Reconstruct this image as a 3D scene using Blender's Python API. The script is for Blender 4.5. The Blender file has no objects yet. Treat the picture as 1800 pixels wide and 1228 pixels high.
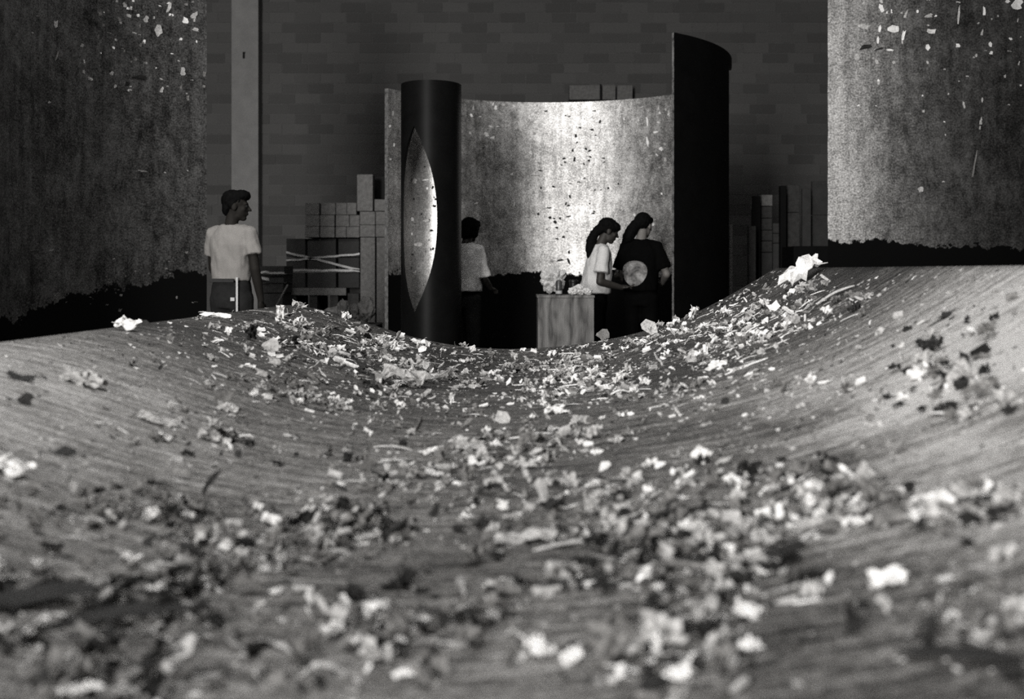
import bpy, bmesh, math, random
import numpy as np
from mathutils import Vector, Matrix, noise as mnoise

random.seed(7)
C = bpy.context.scene.collection
SC = bpy.context.scene
R_ = math.radians
PI = math.pi

# ---------------------------------------------------------------- camera
F = 1800.0          # focal length in pixels of the 1800 px wide frame
HY = 475.0          # picture row of the horizon
ZC = 1.10           # eye height
cam = bpy.data.cameras.new('camera')
cam.sensor_width = 36.0
cam.lens = 36.0
cam.shift_y = -(614.0 - HY) / 1800.0
cam.clip_start = 0.05
cam.dof.use_dof = True
cam.dof.focus_distance = 5.4
cam.dof.aperture_fstop = 3.1
camo = bpy.data.objects.new('camera', cam)
C.objects.link(camo)
camo.location = (0, 0, ZC)
camo.rotation_euler = (PI / 2, 0, 0)
SC.camera = camo

# ---------------------------------------------------------------- world, light, exposure
SC.view_settings.view_transform = 'Standard'
SC.view_settings.look = 'None'
SC.view_settings.gamma = 1.0
SC.view_settings.use_curve_mapping = False
SC.view_settings.exposure = 0.0
SC.cycles.use_denoising = False      # keep the grain
SC.cycles.sample_clamp_indirect = 3.0
SC.cycles.max_bounces = 6
SC.cycles.diffuse_bounces = 3
w = bpy.data.worlds.new('world')
SC.world = w
w.use_nodes = True
w.node_tree.nodes['Background'].inputs[0].default_value = (0.75, 0.75, 0.75, 1)
w.node_tree.nodes['Background'].inputs[1].default_value = 0.35


def area(name, loc, target, sx, sy, power, col=(1, 0.985, 0.96), spread=180):
    l = bpy.data.lights.new(name, 'AREA')
    l.shape = 'RECTANGLE'
    l.size, l.size_y = sx, sy
    l.energy = power
    l.color = col
    l.spread = R_(spread)
    o = bpy.data.objects.new(name, l)
    C.objects.link(o)
    o.location = loc
    d = Vector(target) - Vector(loc)
    o.rotation_euler = d.to_track_quat('-Z', 'Y').to_euler()
    return o


DOOR_X0, DOOR_X1, DOOR_H = -6.0, -3.6, 5.4
REAR_Y = -9.0
# daylight in the tall open loading door behind the photographer
area('door_daylight', ((DOOR_X0 + DOOR_X1) / 2, REAR_Y + 0.05, DOOR_H / 2 + 0.2), ((DOOR_X0 + DOOR_X1) / 2, 10, DOOR_H / 2 + 0.2),
     DOOR_X1 - DOOR_X0, DOOR_H - 0.5, 2700)
# unseen overhead fill, added to soften the door's light
area('overhead_fill', (-1.2, 4.4, 6.9), (-1.2, 4.4, 0), 2.6, 3.6, 300)


# ---------------------------------------------------------------- helpers
def px(x, y, Y):
    """a picture position at depth Y as a point of the hall"""
    return Vector(((x - 900) / F * Y, Y, ZC - (y - HY) / F * Y))


def mesh(name, verts, faces, mats=None, smooth=False, fm=None):
    me = bpy.data.meshes.new(name)
    me.from_pydata([tuple(v) for v in verts], [], faces)
    if mats is not None:
        for m in (mats if isinstance(mats, (list, tuple)) else [mats]):
            me.materials.append(m)
    if fm is not None:
        me.polygons.foreach_set('material_index', fm)
    if smooth:
        me.polygons.foreach_set('use_smooth', [True] * len(me.polygons))
    me.update()
    return me


def link(name, me, parent=None, loc=None, rot=None):
    o = bpy.data.objects.new(name, me)
    C.objects.link(o)
    if parent is not None:
        o.parent = parent
    if loc is not None:
        o.location = loc
    if rot is not None:
        o.rotation_euler = rot
    return o


def tag(o, label=None, cat=None, group=None, kind=None):
    if label: o['label'] = label
    if cat: o['category'] = cat
    if group: o['group'] = group
    if kind: o['kind'] = kind
    return o


def empty(name, loc=(0, 0, 0), rz=0.0):
    o = bpy.data.objects.new(name, None)
    C.objects.link(o)
    o.location = loc
    o.rotation_euler = (0, 0, rz)
    o.empty_display_size = 0.1
    return o


def boxvf(x0, x1, y0, y1, z0, z1):
    v = [(x0, y0, z0), (x1, y0, z0), (x1, y1, z0), (x0, y1, z0), (x0, y0, z1), (x1, y0, z1), (x1, y1, z1), (x0, y1, z1)]
    f = [(0, 3, 2, 1), (4, 5, 6, 7), (0, 1, 5, 4), (1, 2, 6, 5), (2, 3, 7, 6), (3, 0, 4, 7)]
    return v, f


def boxme(name, x0, x1, y0, y1, z0, z1, m, bev=0.0):
    v, f = boxvf(x0, x1, y0, y1, z0, z1)
    me = mesh(name, v, f, m)
    if bev > 0:
        bm = bmesh.new(); bm.from_mesh(me)
        bmesh.ops.bevel(bm, geom=bm.edges[:], offset=bev, segments=1, affect='EDGES')
        bm.to_mesh(me); bm.free()
    return me


def join_boxes(name, boxes, m):
    V, Fc = [], []
    for b in boxes:
        v, f = boxvf(*b)
        k = len(V); V += v; Fc += [tuple(i + k for i in q) for q in f]
    return mesh(name, V, Fc, m)


# ---------------------------------------------------------------- materials
def g(v, w=0.0):
    """grey of brightness v, w warms it a little as the print is toned"""
    return (v * (1 + w), v, v * (1 - w), 1)


class Mat:
    def __init__(s, name):
        s.m = bpy.data.materials.new(name)
        s.m.use_nodes = True
        s.t = s.m.node_tree
        s.b = s.t.nodes['Principled BSDF']

    def n(s, typ, **kw):
        nd = s.t.nodes.new(typ)
        for k, v in kw.items():
            setattr(nd, k, v)
        return nd

    def lk(s, a, b):
        s.t.links.new(a, b)

    def noise(s, vec, scale, detail=4, rough=0.6, dist=0.0):
        nd = s.n('ShaderNodeTexNoise')
        nd.inputs['Scale'].default_value = scale
        nd.inputs['Detail'].default_value = detail
        nd.inputs['Roughness'].default_value = rough
        nd.inputs['Distortion'].default_value = dist
        if vec is not None: s.lk(vec, nd.inputs['Vector'])
        return nd.outputs['Fac']

    def ramp(s, fac, stops, interp='LINEAR'):
        nd = s.n('ShaderNodeValToRGB')
        cr = nd.color_ramp
        cr.interpolation = interp
        while len(cr.elements) < len(stops): cr.elements.new(0.5)
        for e, (p, c) in zip(cr.elements, stops):
            e.position = p
            e.color = c if isinstance(c, tuple) else (c, c, c, 1)
        s.lk(fac, nd.inputs['Fac'])
        return nd.outputs['Color']

    def math(s, op, a, b=None):
        nd = s.n('ShaderNodeMath', operation=op)
        for i, v in enumerate((a, b)):
            if v is None: continue
            if isinstance(v, (int, float)): nd.inputs[i].default_value = v
            else: s.lk(v, nd.inputs[i])
        return nd.outputs[0]

    def mix(s, fac, a, b, mode='MIX'):
        nd = s.n('ShaderNodeMix', data_type='RGBA', blend_type=mode)
        for i, v in ((0, fac), (6, a), (7, b)):
            if isinstance(v, (int, float)): nd.inputs[i].default_value = v
            elif isinstance(v, tuple): nd.inputs[i].default_value = v
            else: s.lk(v, nd.inputs[i])
        return nd.outputs[2]

    def mapping(s, vec, scale):
        nd = s.n('ShaderNodeMapping')
        nd.inputs['Scale'].default_value = scale
        s.lk(vec, nd.inputs['Vector'])
        return nd.outputs[0]

    def coord(s, which='Object'):
        return s.n('ShaderNodeTexCoord').outputs[which]

    def bump(s, h, strength=0.4, dist=0.01):
        nd = s.n('ShaderNodeBump')
        nd.inputs['Strength'].default_value = strength
        nd.inputs['Distance'].default_value = dist
        s.lk(h, nd.inputs['Height'])
        s.lk(nd.outputs[0], s.b.inputs['Normal'])

    def set(s, **kw):
        for k, v in kw.items():
            k = {'base': 'Base Color', 'rough': 'Roughness', 'metal': 'Metallic', 'spec': 'Specular IOR Level', 'alpha': 'Alpha', 'sheen': 'Sheen Weight', 'sub': 'Subsurface Weight', 'trans': 'Transmission Weight'}[k]
            if isinstance(v, (int, float)) or isinstance(v, tuple): s.b.inputs[k].default_value = v
            else: s.lk(v, s.b.inputs[k])
        return s


def simple(name, v, warm=0.01, rough=0.8, var=0.25, scale=8.0, bump=0.2, metal=0.0, spec=0.3, coord='Object'):
    M = Mat(name)
    c = M.n('ShaderNodeNewGeometry').outputs['Position'] if coord == 'Position' else M.coord(coord)
    nf = M.noise(c, scale, 5, 0.65)
    col = M.ramp(nf, [(0.25, g(v * (1 - var), warm)), (0.75, g(v * (1 + var), warm))])
    M.set(base=col, rough=rough, metal=metal, spec=spec)
    if bump: M.bump(M.noise(c, scale * 5, 3), bump, 0.004)
    return M.m


def wood(name, v, scale=1.0):
    """flat-sawn veneer: wavering cathedral figure"""
    M = Mat(name)
    c = M.coord('Object')
    sep = M.n('ShaderNodeSeparateXYZ'); M.lk(c, sep.inputs[0])
    warp = M.noise(M.mapping(c, (3.0, 3.0, 1.3)), 1.0, 3, 0.5)
    warp2 = M.noise(M.mapping(c, (14, 14, 3)), 1.0, 3, 0.55)
    xw = M.math('ADD', M.math('MULTIPLY', sep.outputs[0], 9.0), M.math('MULTIPLY', warp, 7.0))
    xw = M.math('ADD', xw, M.math('MULTIPLY', warp2, 0.9))
    ring = M.math('PINGPONG', M.math('MULTIPLY', xw, 1.6), 1.0)
    fine = M.noise(M.mapping(c, (150, 150, 6)), 1.0, 3)
    f = M.math('ADD', M.math('MULTIPLY', ring, 0.38), M.math('MULTIPLY', fine, 0.62))
    col = M.ramp(f, [(0.25, g(v * 1.3, 0.02)), (0.5, g(v * 0.9, 0.02)), (0.75, g(v * 0.3, 0.02))])
    M.set(base=col, rough=0.75, spec=0.2)
    M.bump(f, 0.15, 0.003)
    return M.m


def scale_plate(name, lo, hi, metal, rough, z_peel, slope=0.0, ragged=0.16, speck=0.5):
    """hot rolled plate under a flaking powdery skin; below z_peel the skin has come away and bare black steel shows.
    UV: u = metres along the arc, v = height in metres"""
    M = Mat(name)
    uv = M.coord('UV')
    sep = M.n('ShaderNodeSeparateXYZ'); M.lk(uv, sep.inputs[0])
    u, v = sep.outputs[0], sep.outputs[1]
    big = M.noise(uv, 1.6, 5, 0.65)
    mid = M.noise(M.mapping(uv, (9, 6, 1)), 1.0, 6, 0.72, 0.4)
    fine = M.noise(uv, 70, 4, 0.75)
    strk = M.noise(M.mapping(uv, (16, 1.2, 1)), 1.0, 4, 0.6)
    t = M.math('ADD', M.math('MULTIPLY', big, 0.2), M.math('MULTIPLY', mid, 0.25))
    t = M.math('ADD', t, M.math('MULTIPLY', fine, 0.45))
    t = M.math('ADD', t, M.math('MULTIPLY', strk, 0.12))
    t = M.math('ADD', t, M.math('MULTIPLY', M.noise(uv, 28, 5, 0.75), 0.2))
    lohi = M.ramp(t, [(0.54, g(lo, 0.015)), (0.615, g(lo * 0.6 + hi * 0.4, 0.015)), (0.70, g(hi, 0.01))])
    # little lost chips (dark) with crisp ragged edges
    chips = M.noise(M.mapping(uv, (22, 15, 1)), 1.0, 5, 0.7, 1.2)
    chipmask = M.ramp(chips, [(0.655, 0.0), (0.675, 1.0)])
    lohi = M.mix(M.math('MULTIPLY', chipmask, speck), lohi, g(0.02))
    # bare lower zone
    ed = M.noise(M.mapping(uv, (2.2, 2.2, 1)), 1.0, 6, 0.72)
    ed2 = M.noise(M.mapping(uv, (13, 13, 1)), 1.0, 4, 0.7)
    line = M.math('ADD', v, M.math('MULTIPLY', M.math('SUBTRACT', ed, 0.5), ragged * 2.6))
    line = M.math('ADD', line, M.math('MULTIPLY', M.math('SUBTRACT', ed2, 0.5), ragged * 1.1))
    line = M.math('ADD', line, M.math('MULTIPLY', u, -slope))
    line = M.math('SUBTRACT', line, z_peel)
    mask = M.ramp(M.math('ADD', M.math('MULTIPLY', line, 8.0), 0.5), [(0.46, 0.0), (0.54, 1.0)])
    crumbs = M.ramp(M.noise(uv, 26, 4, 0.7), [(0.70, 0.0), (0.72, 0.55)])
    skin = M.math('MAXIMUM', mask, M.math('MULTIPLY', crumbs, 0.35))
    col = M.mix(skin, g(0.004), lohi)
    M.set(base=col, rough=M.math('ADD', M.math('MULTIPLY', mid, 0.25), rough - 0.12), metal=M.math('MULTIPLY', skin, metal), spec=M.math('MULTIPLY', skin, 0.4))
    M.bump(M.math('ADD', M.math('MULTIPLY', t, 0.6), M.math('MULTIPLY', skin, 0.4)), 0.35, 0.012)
    return M.m


def trough_mat():
    """rolling marks run round the curve of the plate; UV u = metres round the curve, v = metres along"""
    M = Mat('rolled_steel_trough')
    uv = M.coord('UV')
    sep = M.n('ShaderNodeSeparateXYZ'); M.lk(uv, sep.inputs[0])
    s1 = M.noise(M.mapping(uv, (4.0, 52, 1)), 1.0, 6, 0.75, 0.5)
    s2 = M.noise(M.mapping(uv, (14, 150, 1)), 1.0, 5, 0.75)
    big = M.noise(uv, 1.7, 5, 0.65)
    grit = M.noise(uv, 55, 6, 0.8)
    fine = M.noise(uv, 230, 4, 0.8)
    t = M.math('ADD', M.math('MULTIPLY', s1, 0.36), M.math('MULTIPLY', s2, 0.24))
    t = M.math('ADD', t, M.math('MULTIPLY', big, 0.18))
    t = M.math('ADD', t, M.math('MULTIPLY', grit, 0.26))
    t = M.math('ADD', t, M.math('MULTIPLY', fine, 0.20))
    # the colour is paler towards the two rims, darker in the hollow
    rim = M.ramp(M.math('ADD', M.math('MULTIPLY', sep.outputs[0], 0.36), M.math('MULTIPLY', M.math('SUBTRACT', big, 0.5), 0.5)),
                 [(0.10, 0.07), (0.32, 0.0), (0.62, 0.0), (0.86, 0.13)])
    # and darker again at the plate's far end
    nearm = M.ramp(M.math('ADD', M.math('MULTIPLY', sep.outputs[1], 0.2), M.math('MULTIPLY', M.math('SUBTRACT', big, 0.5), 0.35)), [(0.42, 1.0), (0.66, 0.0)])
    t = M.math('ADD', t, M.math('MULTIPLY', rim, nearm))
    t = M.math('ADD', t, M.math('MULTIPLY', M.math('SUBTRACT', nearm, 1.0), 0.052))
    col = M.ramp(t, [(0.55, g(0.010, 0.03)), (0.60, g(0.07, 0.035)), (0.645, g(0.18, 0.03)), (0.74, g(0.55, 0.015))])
    M.set(base=col, rough=M.math('ADD', M.math('MULTIPLY', s1, 0.3), 0.36), metal=0.25, spec=0.35)
    M.bump(t, 0.8, 0.010)
    return M.m


def block_mat(name, use_island):
    M = Mat(name)
    c = M.coord('Object')
    if use_island:
        rnd = M.n('ShaderNodeNewGeometry').outputs['Random Per Island']
    else:
        rnd = M.n('ShaderNodeObjectInfo').outputs['Random']
    f = M.math('ADD', M.math('MULTIPLY', rnd, 0.55), M.math('MULTIPLY', M.noise(c, 60, 4, 0.7), 0.5))
    col = M.ramp(f, [(0.2, g(0.066, 0.015)), (0.8, g(0.098, 0.015))])
    M.set(base=col, rough=0.95, spec=0.1)
    M.bump(M.noise(c, 90, 3), 0.4, 0.004)
    return M.m


m_block = block_mat('concrete_block', False)
m_block_far = block_mat('concrete_block_field', True)
m_mortar = simple('mortar', 0.11, 0.01, 0.95, 0.2, 12)
m_concrete = simple('pilaster_concrete', 0.20, 0.012, 0.9, 0.15, 5)
m_floor = simple('concrete_floor', 0.045, 0.01, 0.8, 0.35, 1.2)
m_ceiling = simple('ceiling_paint', 0.10, 0.01, 0.9, 0.1, 2)
m_wall = simple('wall_paint', 0.07, 0.01, 0.95, 0.15, 2)
m_black = simple('black_steel', 0.004, 0.0, 0.5, 0.3, 5, 0.15, 0.0, 0.08)
m_tube_out = simple('blackened_tube_steel', 0.004, 0.0, 0.42, 0.3, 6, 0.1, 0.0, 0.06)
m_edge = simple('torch_cut_edge', 0.10, 0.01, 0.8, 0.95, 25, 0.5)
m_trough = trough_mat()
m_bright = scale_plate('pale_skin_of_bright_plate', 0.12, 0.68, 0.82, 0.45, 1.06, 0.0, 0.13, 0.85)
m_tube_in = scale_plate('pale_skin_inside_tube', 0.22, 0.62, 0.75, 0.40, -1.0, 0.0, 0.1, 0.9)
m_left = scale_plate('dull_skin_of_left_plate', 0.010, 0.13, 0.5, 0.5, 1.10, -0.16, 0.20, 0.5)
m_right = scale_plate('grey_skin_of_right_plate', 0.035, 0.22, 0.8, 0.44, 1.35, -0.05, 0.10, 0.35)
m_flk = [simple('flake_white', 0.78, 0.01, 0.7, 0.35, 90, 0.5, 0.0, 0.3, 'Position'),
         simple('flake_pale', 0.42, 0.015, 0.65, 0.55, 90, 0.5, 0.1, 0.35, 'Position'),
         simple('flake_grey', 0.17, 0.025, 0.6, 0.6, 90, 0.5, 0.2, 0.35, 'Position'),
         simple('flake_dark', 0.02, 0.02, 0.55, 0.5, 90, 0.5, 0.2, 0.2, 'Position')]
m_timber = simple('sawn_timber', 0.13, 0.02, 0.85, 0.4, 22, 0.3)
m_timber_dk = simple('weathered_timber', 0.035, 0.02, 0.85, 0.45, 18, 0.3)
m_ply = wood('plywood', 0.15)
m_ply_side = simple('plywood_edge', 0.05, 0.02)
m_carton = simple('dark_carton', 0.034, 0.01, 0.85, 0.3, 7)
m_film = simple('stretch_film', 0.30, 0.01, 0.35, 0.5, 20, 0.3, 0.0, 0.5)
m_bag = simple('thin_plastic', 0.38, 0.01, 0.35, 0.4, 25, 0.6, 0, 0.6)
m_paper = simple('crumpled_paper', 0.55, 0.01, 0.9, 0.2, 20)
m_heap = simple('grey_packing', 0.13, 0.02, 0.95, 0.35, 14)
m_skin_dk = simple('skin_shaded', 0.014, 0.10, 0.7, 0.15, 10, 0.05, 0, 0.1)  # shade on the man's face and arms put into the colour
m_skin = simple('skin', 0.026, 0.10, 0.6, 0.15, 10, 0.05)  # lowered as well: the colour holds the shade on the faces
m_skin2 = simple('skin_fair', 0.13, 0.06, 0.6, 0.15, 10, 0.05)
m_hair = simple('dark_hair', 0.003, 0.0, 0.8, 0.5, 40, 0.4, 0, 0.05)
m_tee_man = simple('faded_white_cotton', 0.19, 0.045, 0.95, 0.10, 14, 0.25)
m_tee_w = simple('white_cotton', 0.5, 0.01, 0.95, 0.10, 14, 0.25)
m_tee_b = simple('black_cotton', 0.0025, 0.0, 0.95, 0.2, 14, 0.25, 0, 0.02)
m_jean = simple('dark_denim', 0.018, 0.0, 0.95, 0.35, 9, 0.25, 0, 0.03)
m_jean_b = simple('black_denim', 0.0025, 0.0, 0.95, 0.35, 9, 0.25, 0, 0.03)
m_shoe = simple('dark_leather', 0.02, 0.0, 0.6, 0.3, 9)
m_eye = simple('eye', 0.015, 0.0, 0.6, 0.1, 9, 0, 0, 0.05)
m_blackplastic = simple('black_plastic', 0.008, 0.0, 0.4, 0.2, 9)
m_can = simple('can_grey', 0.07, 0.0, 0.35, 0.4, 30, 0, 0.4)
m_canlabel = simple('can_label', 0.35, 0.0, 0.5, 0.3, 30, 0)
M = Mat('fill_panel_glow'); M.set(base=g(0.8), rough=0.1); M.b.inputs['Emission Color'].default_value = (1, 1, 1, 1); M.b.inputs['Emission Strength'].default_value = 3.0  # self-lit material of the added ceiling fill panel
m_glow = M.m

# ---------------------------------------------------------------- the hall
WY = 17.0                      # block wall
XL, XR, ZT = -7.0, 9.0, 7.0


def structure(name, me):
    return tag(link(name, me), kind='structure')


floor = structure('floor', boxme('floor', XL, XR, REAR_Y, WY + 0.4, -0.2, 0, m_floor))
tag(floor, 'dark concrete floor of the hall')
structure('ceiling', join_boxes('ceiling', [(XL, XR, REAR_Y, WY + 0.4, ZT, ZT + 0.2)], m_ceiling))
structure('wall_left', boxme('wall_left', XL - 0.3, XL, REAR_Y, WY + 0.4, 0, ZT, m_wall))
structure('wall_right', boxme('wall_right', XR, XR + 0.3, REAR_Y, WY + 0.4, 0, ZT, m_wall))
structure('wall_rear', join_boxes('wall_rear', [(XL, DOOR_X0, REAR_Y - 0.3, REAR_Y, 0, ZT), (DOOR_X1, XR, REAR_Y - 0.3, REAR_Y, 0, ZT), (DOOR_X0, DOOR_X1, REAR_Y - 0.3, REAR_Y, DOOR_H, ZT)], m_wall))
structure('trim_1', join_boxes('trim_1', [(DOOR_X0 - 0.12, DOOR_X0, REAR_Y, REAR_Y + 0.06, 0, DOOR_H), (DOOR_X1, DOOR_X1 + 0.12, REAR_Y, REAR_Y + 0.06, 0, DOOR_H), (DOOR_X0 - 0.12, DOOR_X1 + 0.12, REAR_Y, REAR_Y + 0.06, DOOR_H, DOOR_H + 0.15)], m_timber_dk))
rl = structure('fill_panel_1', boxme('fill_panel_1', -2.5, 0.1, 2.6, 6.2, ZT - 0.06, ZT - 0.02, m_glow))  # glowing panel out of view, added for the overhead fill

wall_back = structure('wall_back', boxme('wall_back', XL, XR, WY + 0.012, WY + 0.4, 0, ZT, m_mortar))
tag(wall_back, 'grey concrete block wall at the back of the hall')
CH, CL = 0.168, 0.425          # course height, block length
bm_gap = 0.010
blk = boxme('block', -CL / 2 + bm_gap / 2, CL / 2 - bm_gap / 2, 0, 0.10, bm_gap / 2, CH - bm_gap / 2, m_block)
cand, rest = [], []
nc = int(ZT / CH)
for r in range(nc):
    z = r * CH
    off = (r % 2) * CL / 2 + (0.11 if r % 5 == 2 else 0)
    for c in range(int((XR - XL) / CL) + 1):
        x = XL + off + c * CL
        if x > XR - CL / 2 or x < XL + CL / 2: continue
        sx = 900 + F * x / WY
        sy = HY - F * (z + CH / 2 - ZC) / WY
        vis = 365 < sx < 1458 and -5 < sy < 470
        if 405 < sx < 455: vis = False
        if 682 < sx < 812 and sy > 158: vis = False
        if 705 < sx < 1184 and sy > 182: vis = False
        if 1192 < sx < 1280 and sy > 85: vis = False
        if 540 < sx < 690 and sy > 360: vis = False
        if 640 < sx < 690 and sy > 330: vis = False
        if 300 < sx < 455 and sy > 390: vis = False
        (cand if vis else rest).append((x, z, sy))
random.shuffle(cand)
cand.sort(key=lambda t: t[2] > 440)
rest += cand[300:]
for x, z, _ in cand[:300]:
    o = link('block', blk, wall_back, (x, WY + random.uniform(-0.004, 0.004), z))
V, Fc = [], []
for x, z, _ in rest:
    dy = random.uniform(-0.004, 0.004)
    v, f = boxvf(x - CL / 2 + bm_gap / 2, x + CL / 2 - bm_gap / 2, WY + dy, WY + 0.1, z + bm_gap / 2, z + CH - bm_gap / 2)
    k = len(V); V += v; Fc += [tuple(i + k for i in q) for q in f]
tag(link('block_field', mesh('block_field', V, Fc, m_block_far), wall_back), kind='stuff')

# concrete pilaster with a small dark hole
PXa, PXb = (407 - 900) / F * 16.75, (454 - 900) / F * 16.75
hz = ZC - (97 - HY) / F * 16.75
hx = (429 - 900) / F * 16.75
pil = tag(link('pilaster', join_boxes('pilaster', [
    (PXa, hx - 0.022, 16.75, WY, 0, ZT), (hx + 0.022, PXb, 16.75, WY, 0, ZT),
    (hx - 0.022, hx + 0.022, 16.75, WY, 0, hz - 0.055), (hx - 0.022, hx + 0.022, 16.75, WY, hz + 0.055, ZT),
    (hx - 0.022, hx + 0.022, 16.88, WY, hz - 0.055, hz + 0.055)], m_concrete)), 'smooth pale grey concrete pilaster with a small dark hole, behind the man', 'pilaster')
pil['kind'] = 'structure'

# pale blocks on a dark ledge high on the wall above the bright plate
sh = empty('ledge_bracket', px(1056, 177, 16.7))
tag(sh, 'thin dark ledge with an upright bar on the wall above the bright plate', 'ledge')
link('shelf', boxme('shelf', -0.52, 0.50, 0.0, 0.3, -0.02, 0.02, m_black), sh)
link('upright', boxme('upright', -0.015, 0.015, -0.01, 0.02, -0.06, 0.27, m_black), sh)
for (a, b, lab) in ((1001, 1055, 'long pale block on the dark ledge high on the wall, left of the bar'), (1059, 1082, 'pale block on the high dark ledge, just right of the bar'), (1085, 1112, 'pale block at the right end of the high dark ledge')):
    A = px(a, 149, 16.72); B = px(b, 174.5, 16.72)
    w_ = B.x - A.x
    o = link('pale_block', boxme('pale_block', -w_ / 2, w_ / 2, 0, 0.26, 0, A.z - B.z, m_timber, 0.004), None, ((A.x + B.x) / 2, 16.72, sh.location.z + 0.021))
    tag(o, lab, 'block', 'pale blocks on the wall ledge')


# ---------------------------------------------------------------- foreground plate (a trough of rolled steel)
PHI = math.atan(75 / F)
SP, CP = math.sin(PHI), math.cos(PHI)
PU = np.array([-1.37, -1.25, -1.10, -0.95, -0.865, -0.74, -0.591, -0.353, -0.089, 0.17, 0.351, 0.551, 0.765, 0.908, 1.024, 1.112])
PZ = np.array([-0.176, -0.193, -0.224, -0.268, -0.299, -0.338, -0.368, -0.394, -0.393, -0.368, -0.332, -0.275, -0.186, -0.108, -0.043, 0.013])
_pf = np.polyfit(PU, PZ, 7)
U0, U1, S0, S1 = -1.37, 1.112, -0.6, 5.2


def prof(u):
    return float(np.polyval(_pf, u))


_pd = np.polyder(_pf)


def surf(u, s, h=0.0):
    d = float(np.polyval(_pd, u))
    n = Vector((-d * CP, d * SP, 1)).normalized()
    return Vector((s * SP + u * CP, s * CP - u * SP, ZC + prof(u))) + n * h, n


_YS = 0.25 + np.arange(1, 700) * 0.008


def pix_on_plate(x, y):
    """where the line of sight through a picture position meets the trough: (u, s)"""
    tx, tz = (x - 900) / F, -(y - HY) / F
    Y = _YS
    u = tx * Y * CP - Y * SP
    ok = (u >= U0) & (u <= U1)
    ok &= (tz * Y - np.polyval(_pf, np.clip(u, U0, U1))) <= 0
    if not ok.any(): return None
    k = int(np.argmax(ok))
    return float(u[k]), float(tx * Y[k] * SP + Y[k] * CP)


NU, NS = 90, 60
us = np.linspace(U0, U1, NU)
arc = np.concatenate([[0], np.cumsum(np.hypot(np.diff(us), np.diff(np.polyval(_pf, us))))])
ss = np.linspace(S0, S1, NS)
TH = 0.05
V, Fc, UV = [], [], []
base0, _ = surf((U0 + U1) / 2, 2.3)
org = Vector((base0.x, base0.y, 0))
for lay in (0, -TH):
    for s in ss:
        for i, u in enumerate(us):
            p, n = surf(u, s, lay)
            V.append(p - org); UV.append((arc[i], s))
L = NU * NS
for j in range(NS - 1):
    for i in range(NU - 1):
        a = j * NU + i
        Fc.append((a, a + 1, a + NU + 1, a + NU))
        Fc.append((L + a, L + a + NU, L + a + NU + 1, L + a + 1))
rimf = len(Fc)
for i in range(NU - 1):
    for j in (0, NS - 1):
        a = j * NU + i
        q = (a, L + a, L + a + 1, a + 1)
        Fc.append(q if j == 0 else q[::-1])
for j in range(NS - 1):
    for i in (0, NU - 1):
        a = j * NU + i
        q = (a, a + NU, L + a + NU, L + a)
        Fc.append(q if i == 0 else q[::-1])


def set_uv(me, UV):
    ul = me.uv_layers.new(name='UVMap')
    idx = np.empty(len(me.loops), dtype=np.int32)
    me.loops.foreach_get('vertex_index', idx)
    ul.data.foreach_set('uv', np.array(UV, dtype=np.float32)[idx].ravel())


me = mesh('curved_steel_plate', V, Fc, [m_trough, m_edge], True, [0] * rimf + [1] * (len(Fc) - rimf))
set_uv(me, UV)
trough = empty('curved_steel_plate', org)
tag(trough, 'huge concave steel plate lying in the foreground, littered with flakes', 'steel plate')
link('plate', me, trough)
for s in (0.4, 4.4):
    for u in (-0.95, -0.15, 0.65):
        p, n = surf(u, s, -TH)
        zt = min(surf(u - 0.1, s, -TH)[0].z, surf(u + 0.1, s, -TH)[0].z)
        link('support_block', boxme('support_block', -0.1, 0.1, -0.12, 0.12, 0, zt + 0.012, m_timber_dk), trough, (p.x - org.x, p.y - org.y, 0))


# ---------------------------------------------------------------- standing curved plates
def arc_plate(name, label, cx, cy, R, a0, a1, z1, th, m_face, m_back, face_in, nseg=80, nz=40, z1b=None, aend=None, jit=0.004):
    """upright piece of cylinder; a in degrees; face_in: the m_face side looks to the centre. z1b: top height at a1"""
    base = Vector((cx + R * math.cos(R_((a0 + a1) / 2)), cy + R * math.sin(R_((a0 + a1) / 2)), 0))
    root = empty(name, base)
    tag(root, label, 'steel plate')
    V, UV, Fc, fm = [], [], [], []
    rows = np.linspace(0, 1, nz)
    for lay in (0, 1):
        rr = R if lay == 0 else (R + th if face_in else R - th)
        for k, tz in enumerate(rows):
            for i in range(nseg):
                t = i / (nseg - 1)
                e = a1 if aend is None else aend(tz)
                A0 = a0 + jit * 57 / R * (mnoise.noise(Vector((3.1, tz * 40, 0)))) * (1 if i == 0 else 0)
                a = A0 + (e - A0) * t
                zz = tz * (z1 + ((z1b - z1) * t if z1b is not None else 0))
                V.append(Vector((cx + rr * math.cos(R_(a)), cy + rr * math.sin(R_(a)), zz)) - base)
                UV.append((R * R_(a - a0), zz))
    L = nseg * nz

    def quad(a, b, c, d, m):
        Fc.append((a, b, c, d)); fm.append(m)
    for k in range(nz - 1):
        for i in range(nseg - 1):
            a = k * nseg + i
            q = (a, a + 1, a + nseg + 1, a + nseg)
            if face_in: q = q[::-1]
            quad(*q, 0)
            quad(*[x + L for x in q[::-1]], 1)
    for i in range(nseg - 1):
        for k in (0, nz - 1):
            a = k * nseg + i
            quad(a, a + 1, L + a + 1, L + a, 2)
    for k in range(nz - 1):
        for i in (0, nseg - 1):
            a = k * nseg + i
            quad(a, a + nseg, L + a + nseg, L + a, 2)
    me = mesh(name, V, Fc, [m_face, m_back, m_edge], True, fm)
    bm = bmesh.new(); bm.from_mesh(me)
    for f in bm.faces:
        if f.material_index == 2: f.smooth = False
    for e in bm.edges:
        if len(e.link_faces) == 2 and e.link_faces[0].material_index != e.link_faces[1].material_index: e.smooth = False
    bm.to_mesh(me); bm.free()
    set_uv(me, UV)
    link('plate', me, root)
    return root, base


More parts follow.
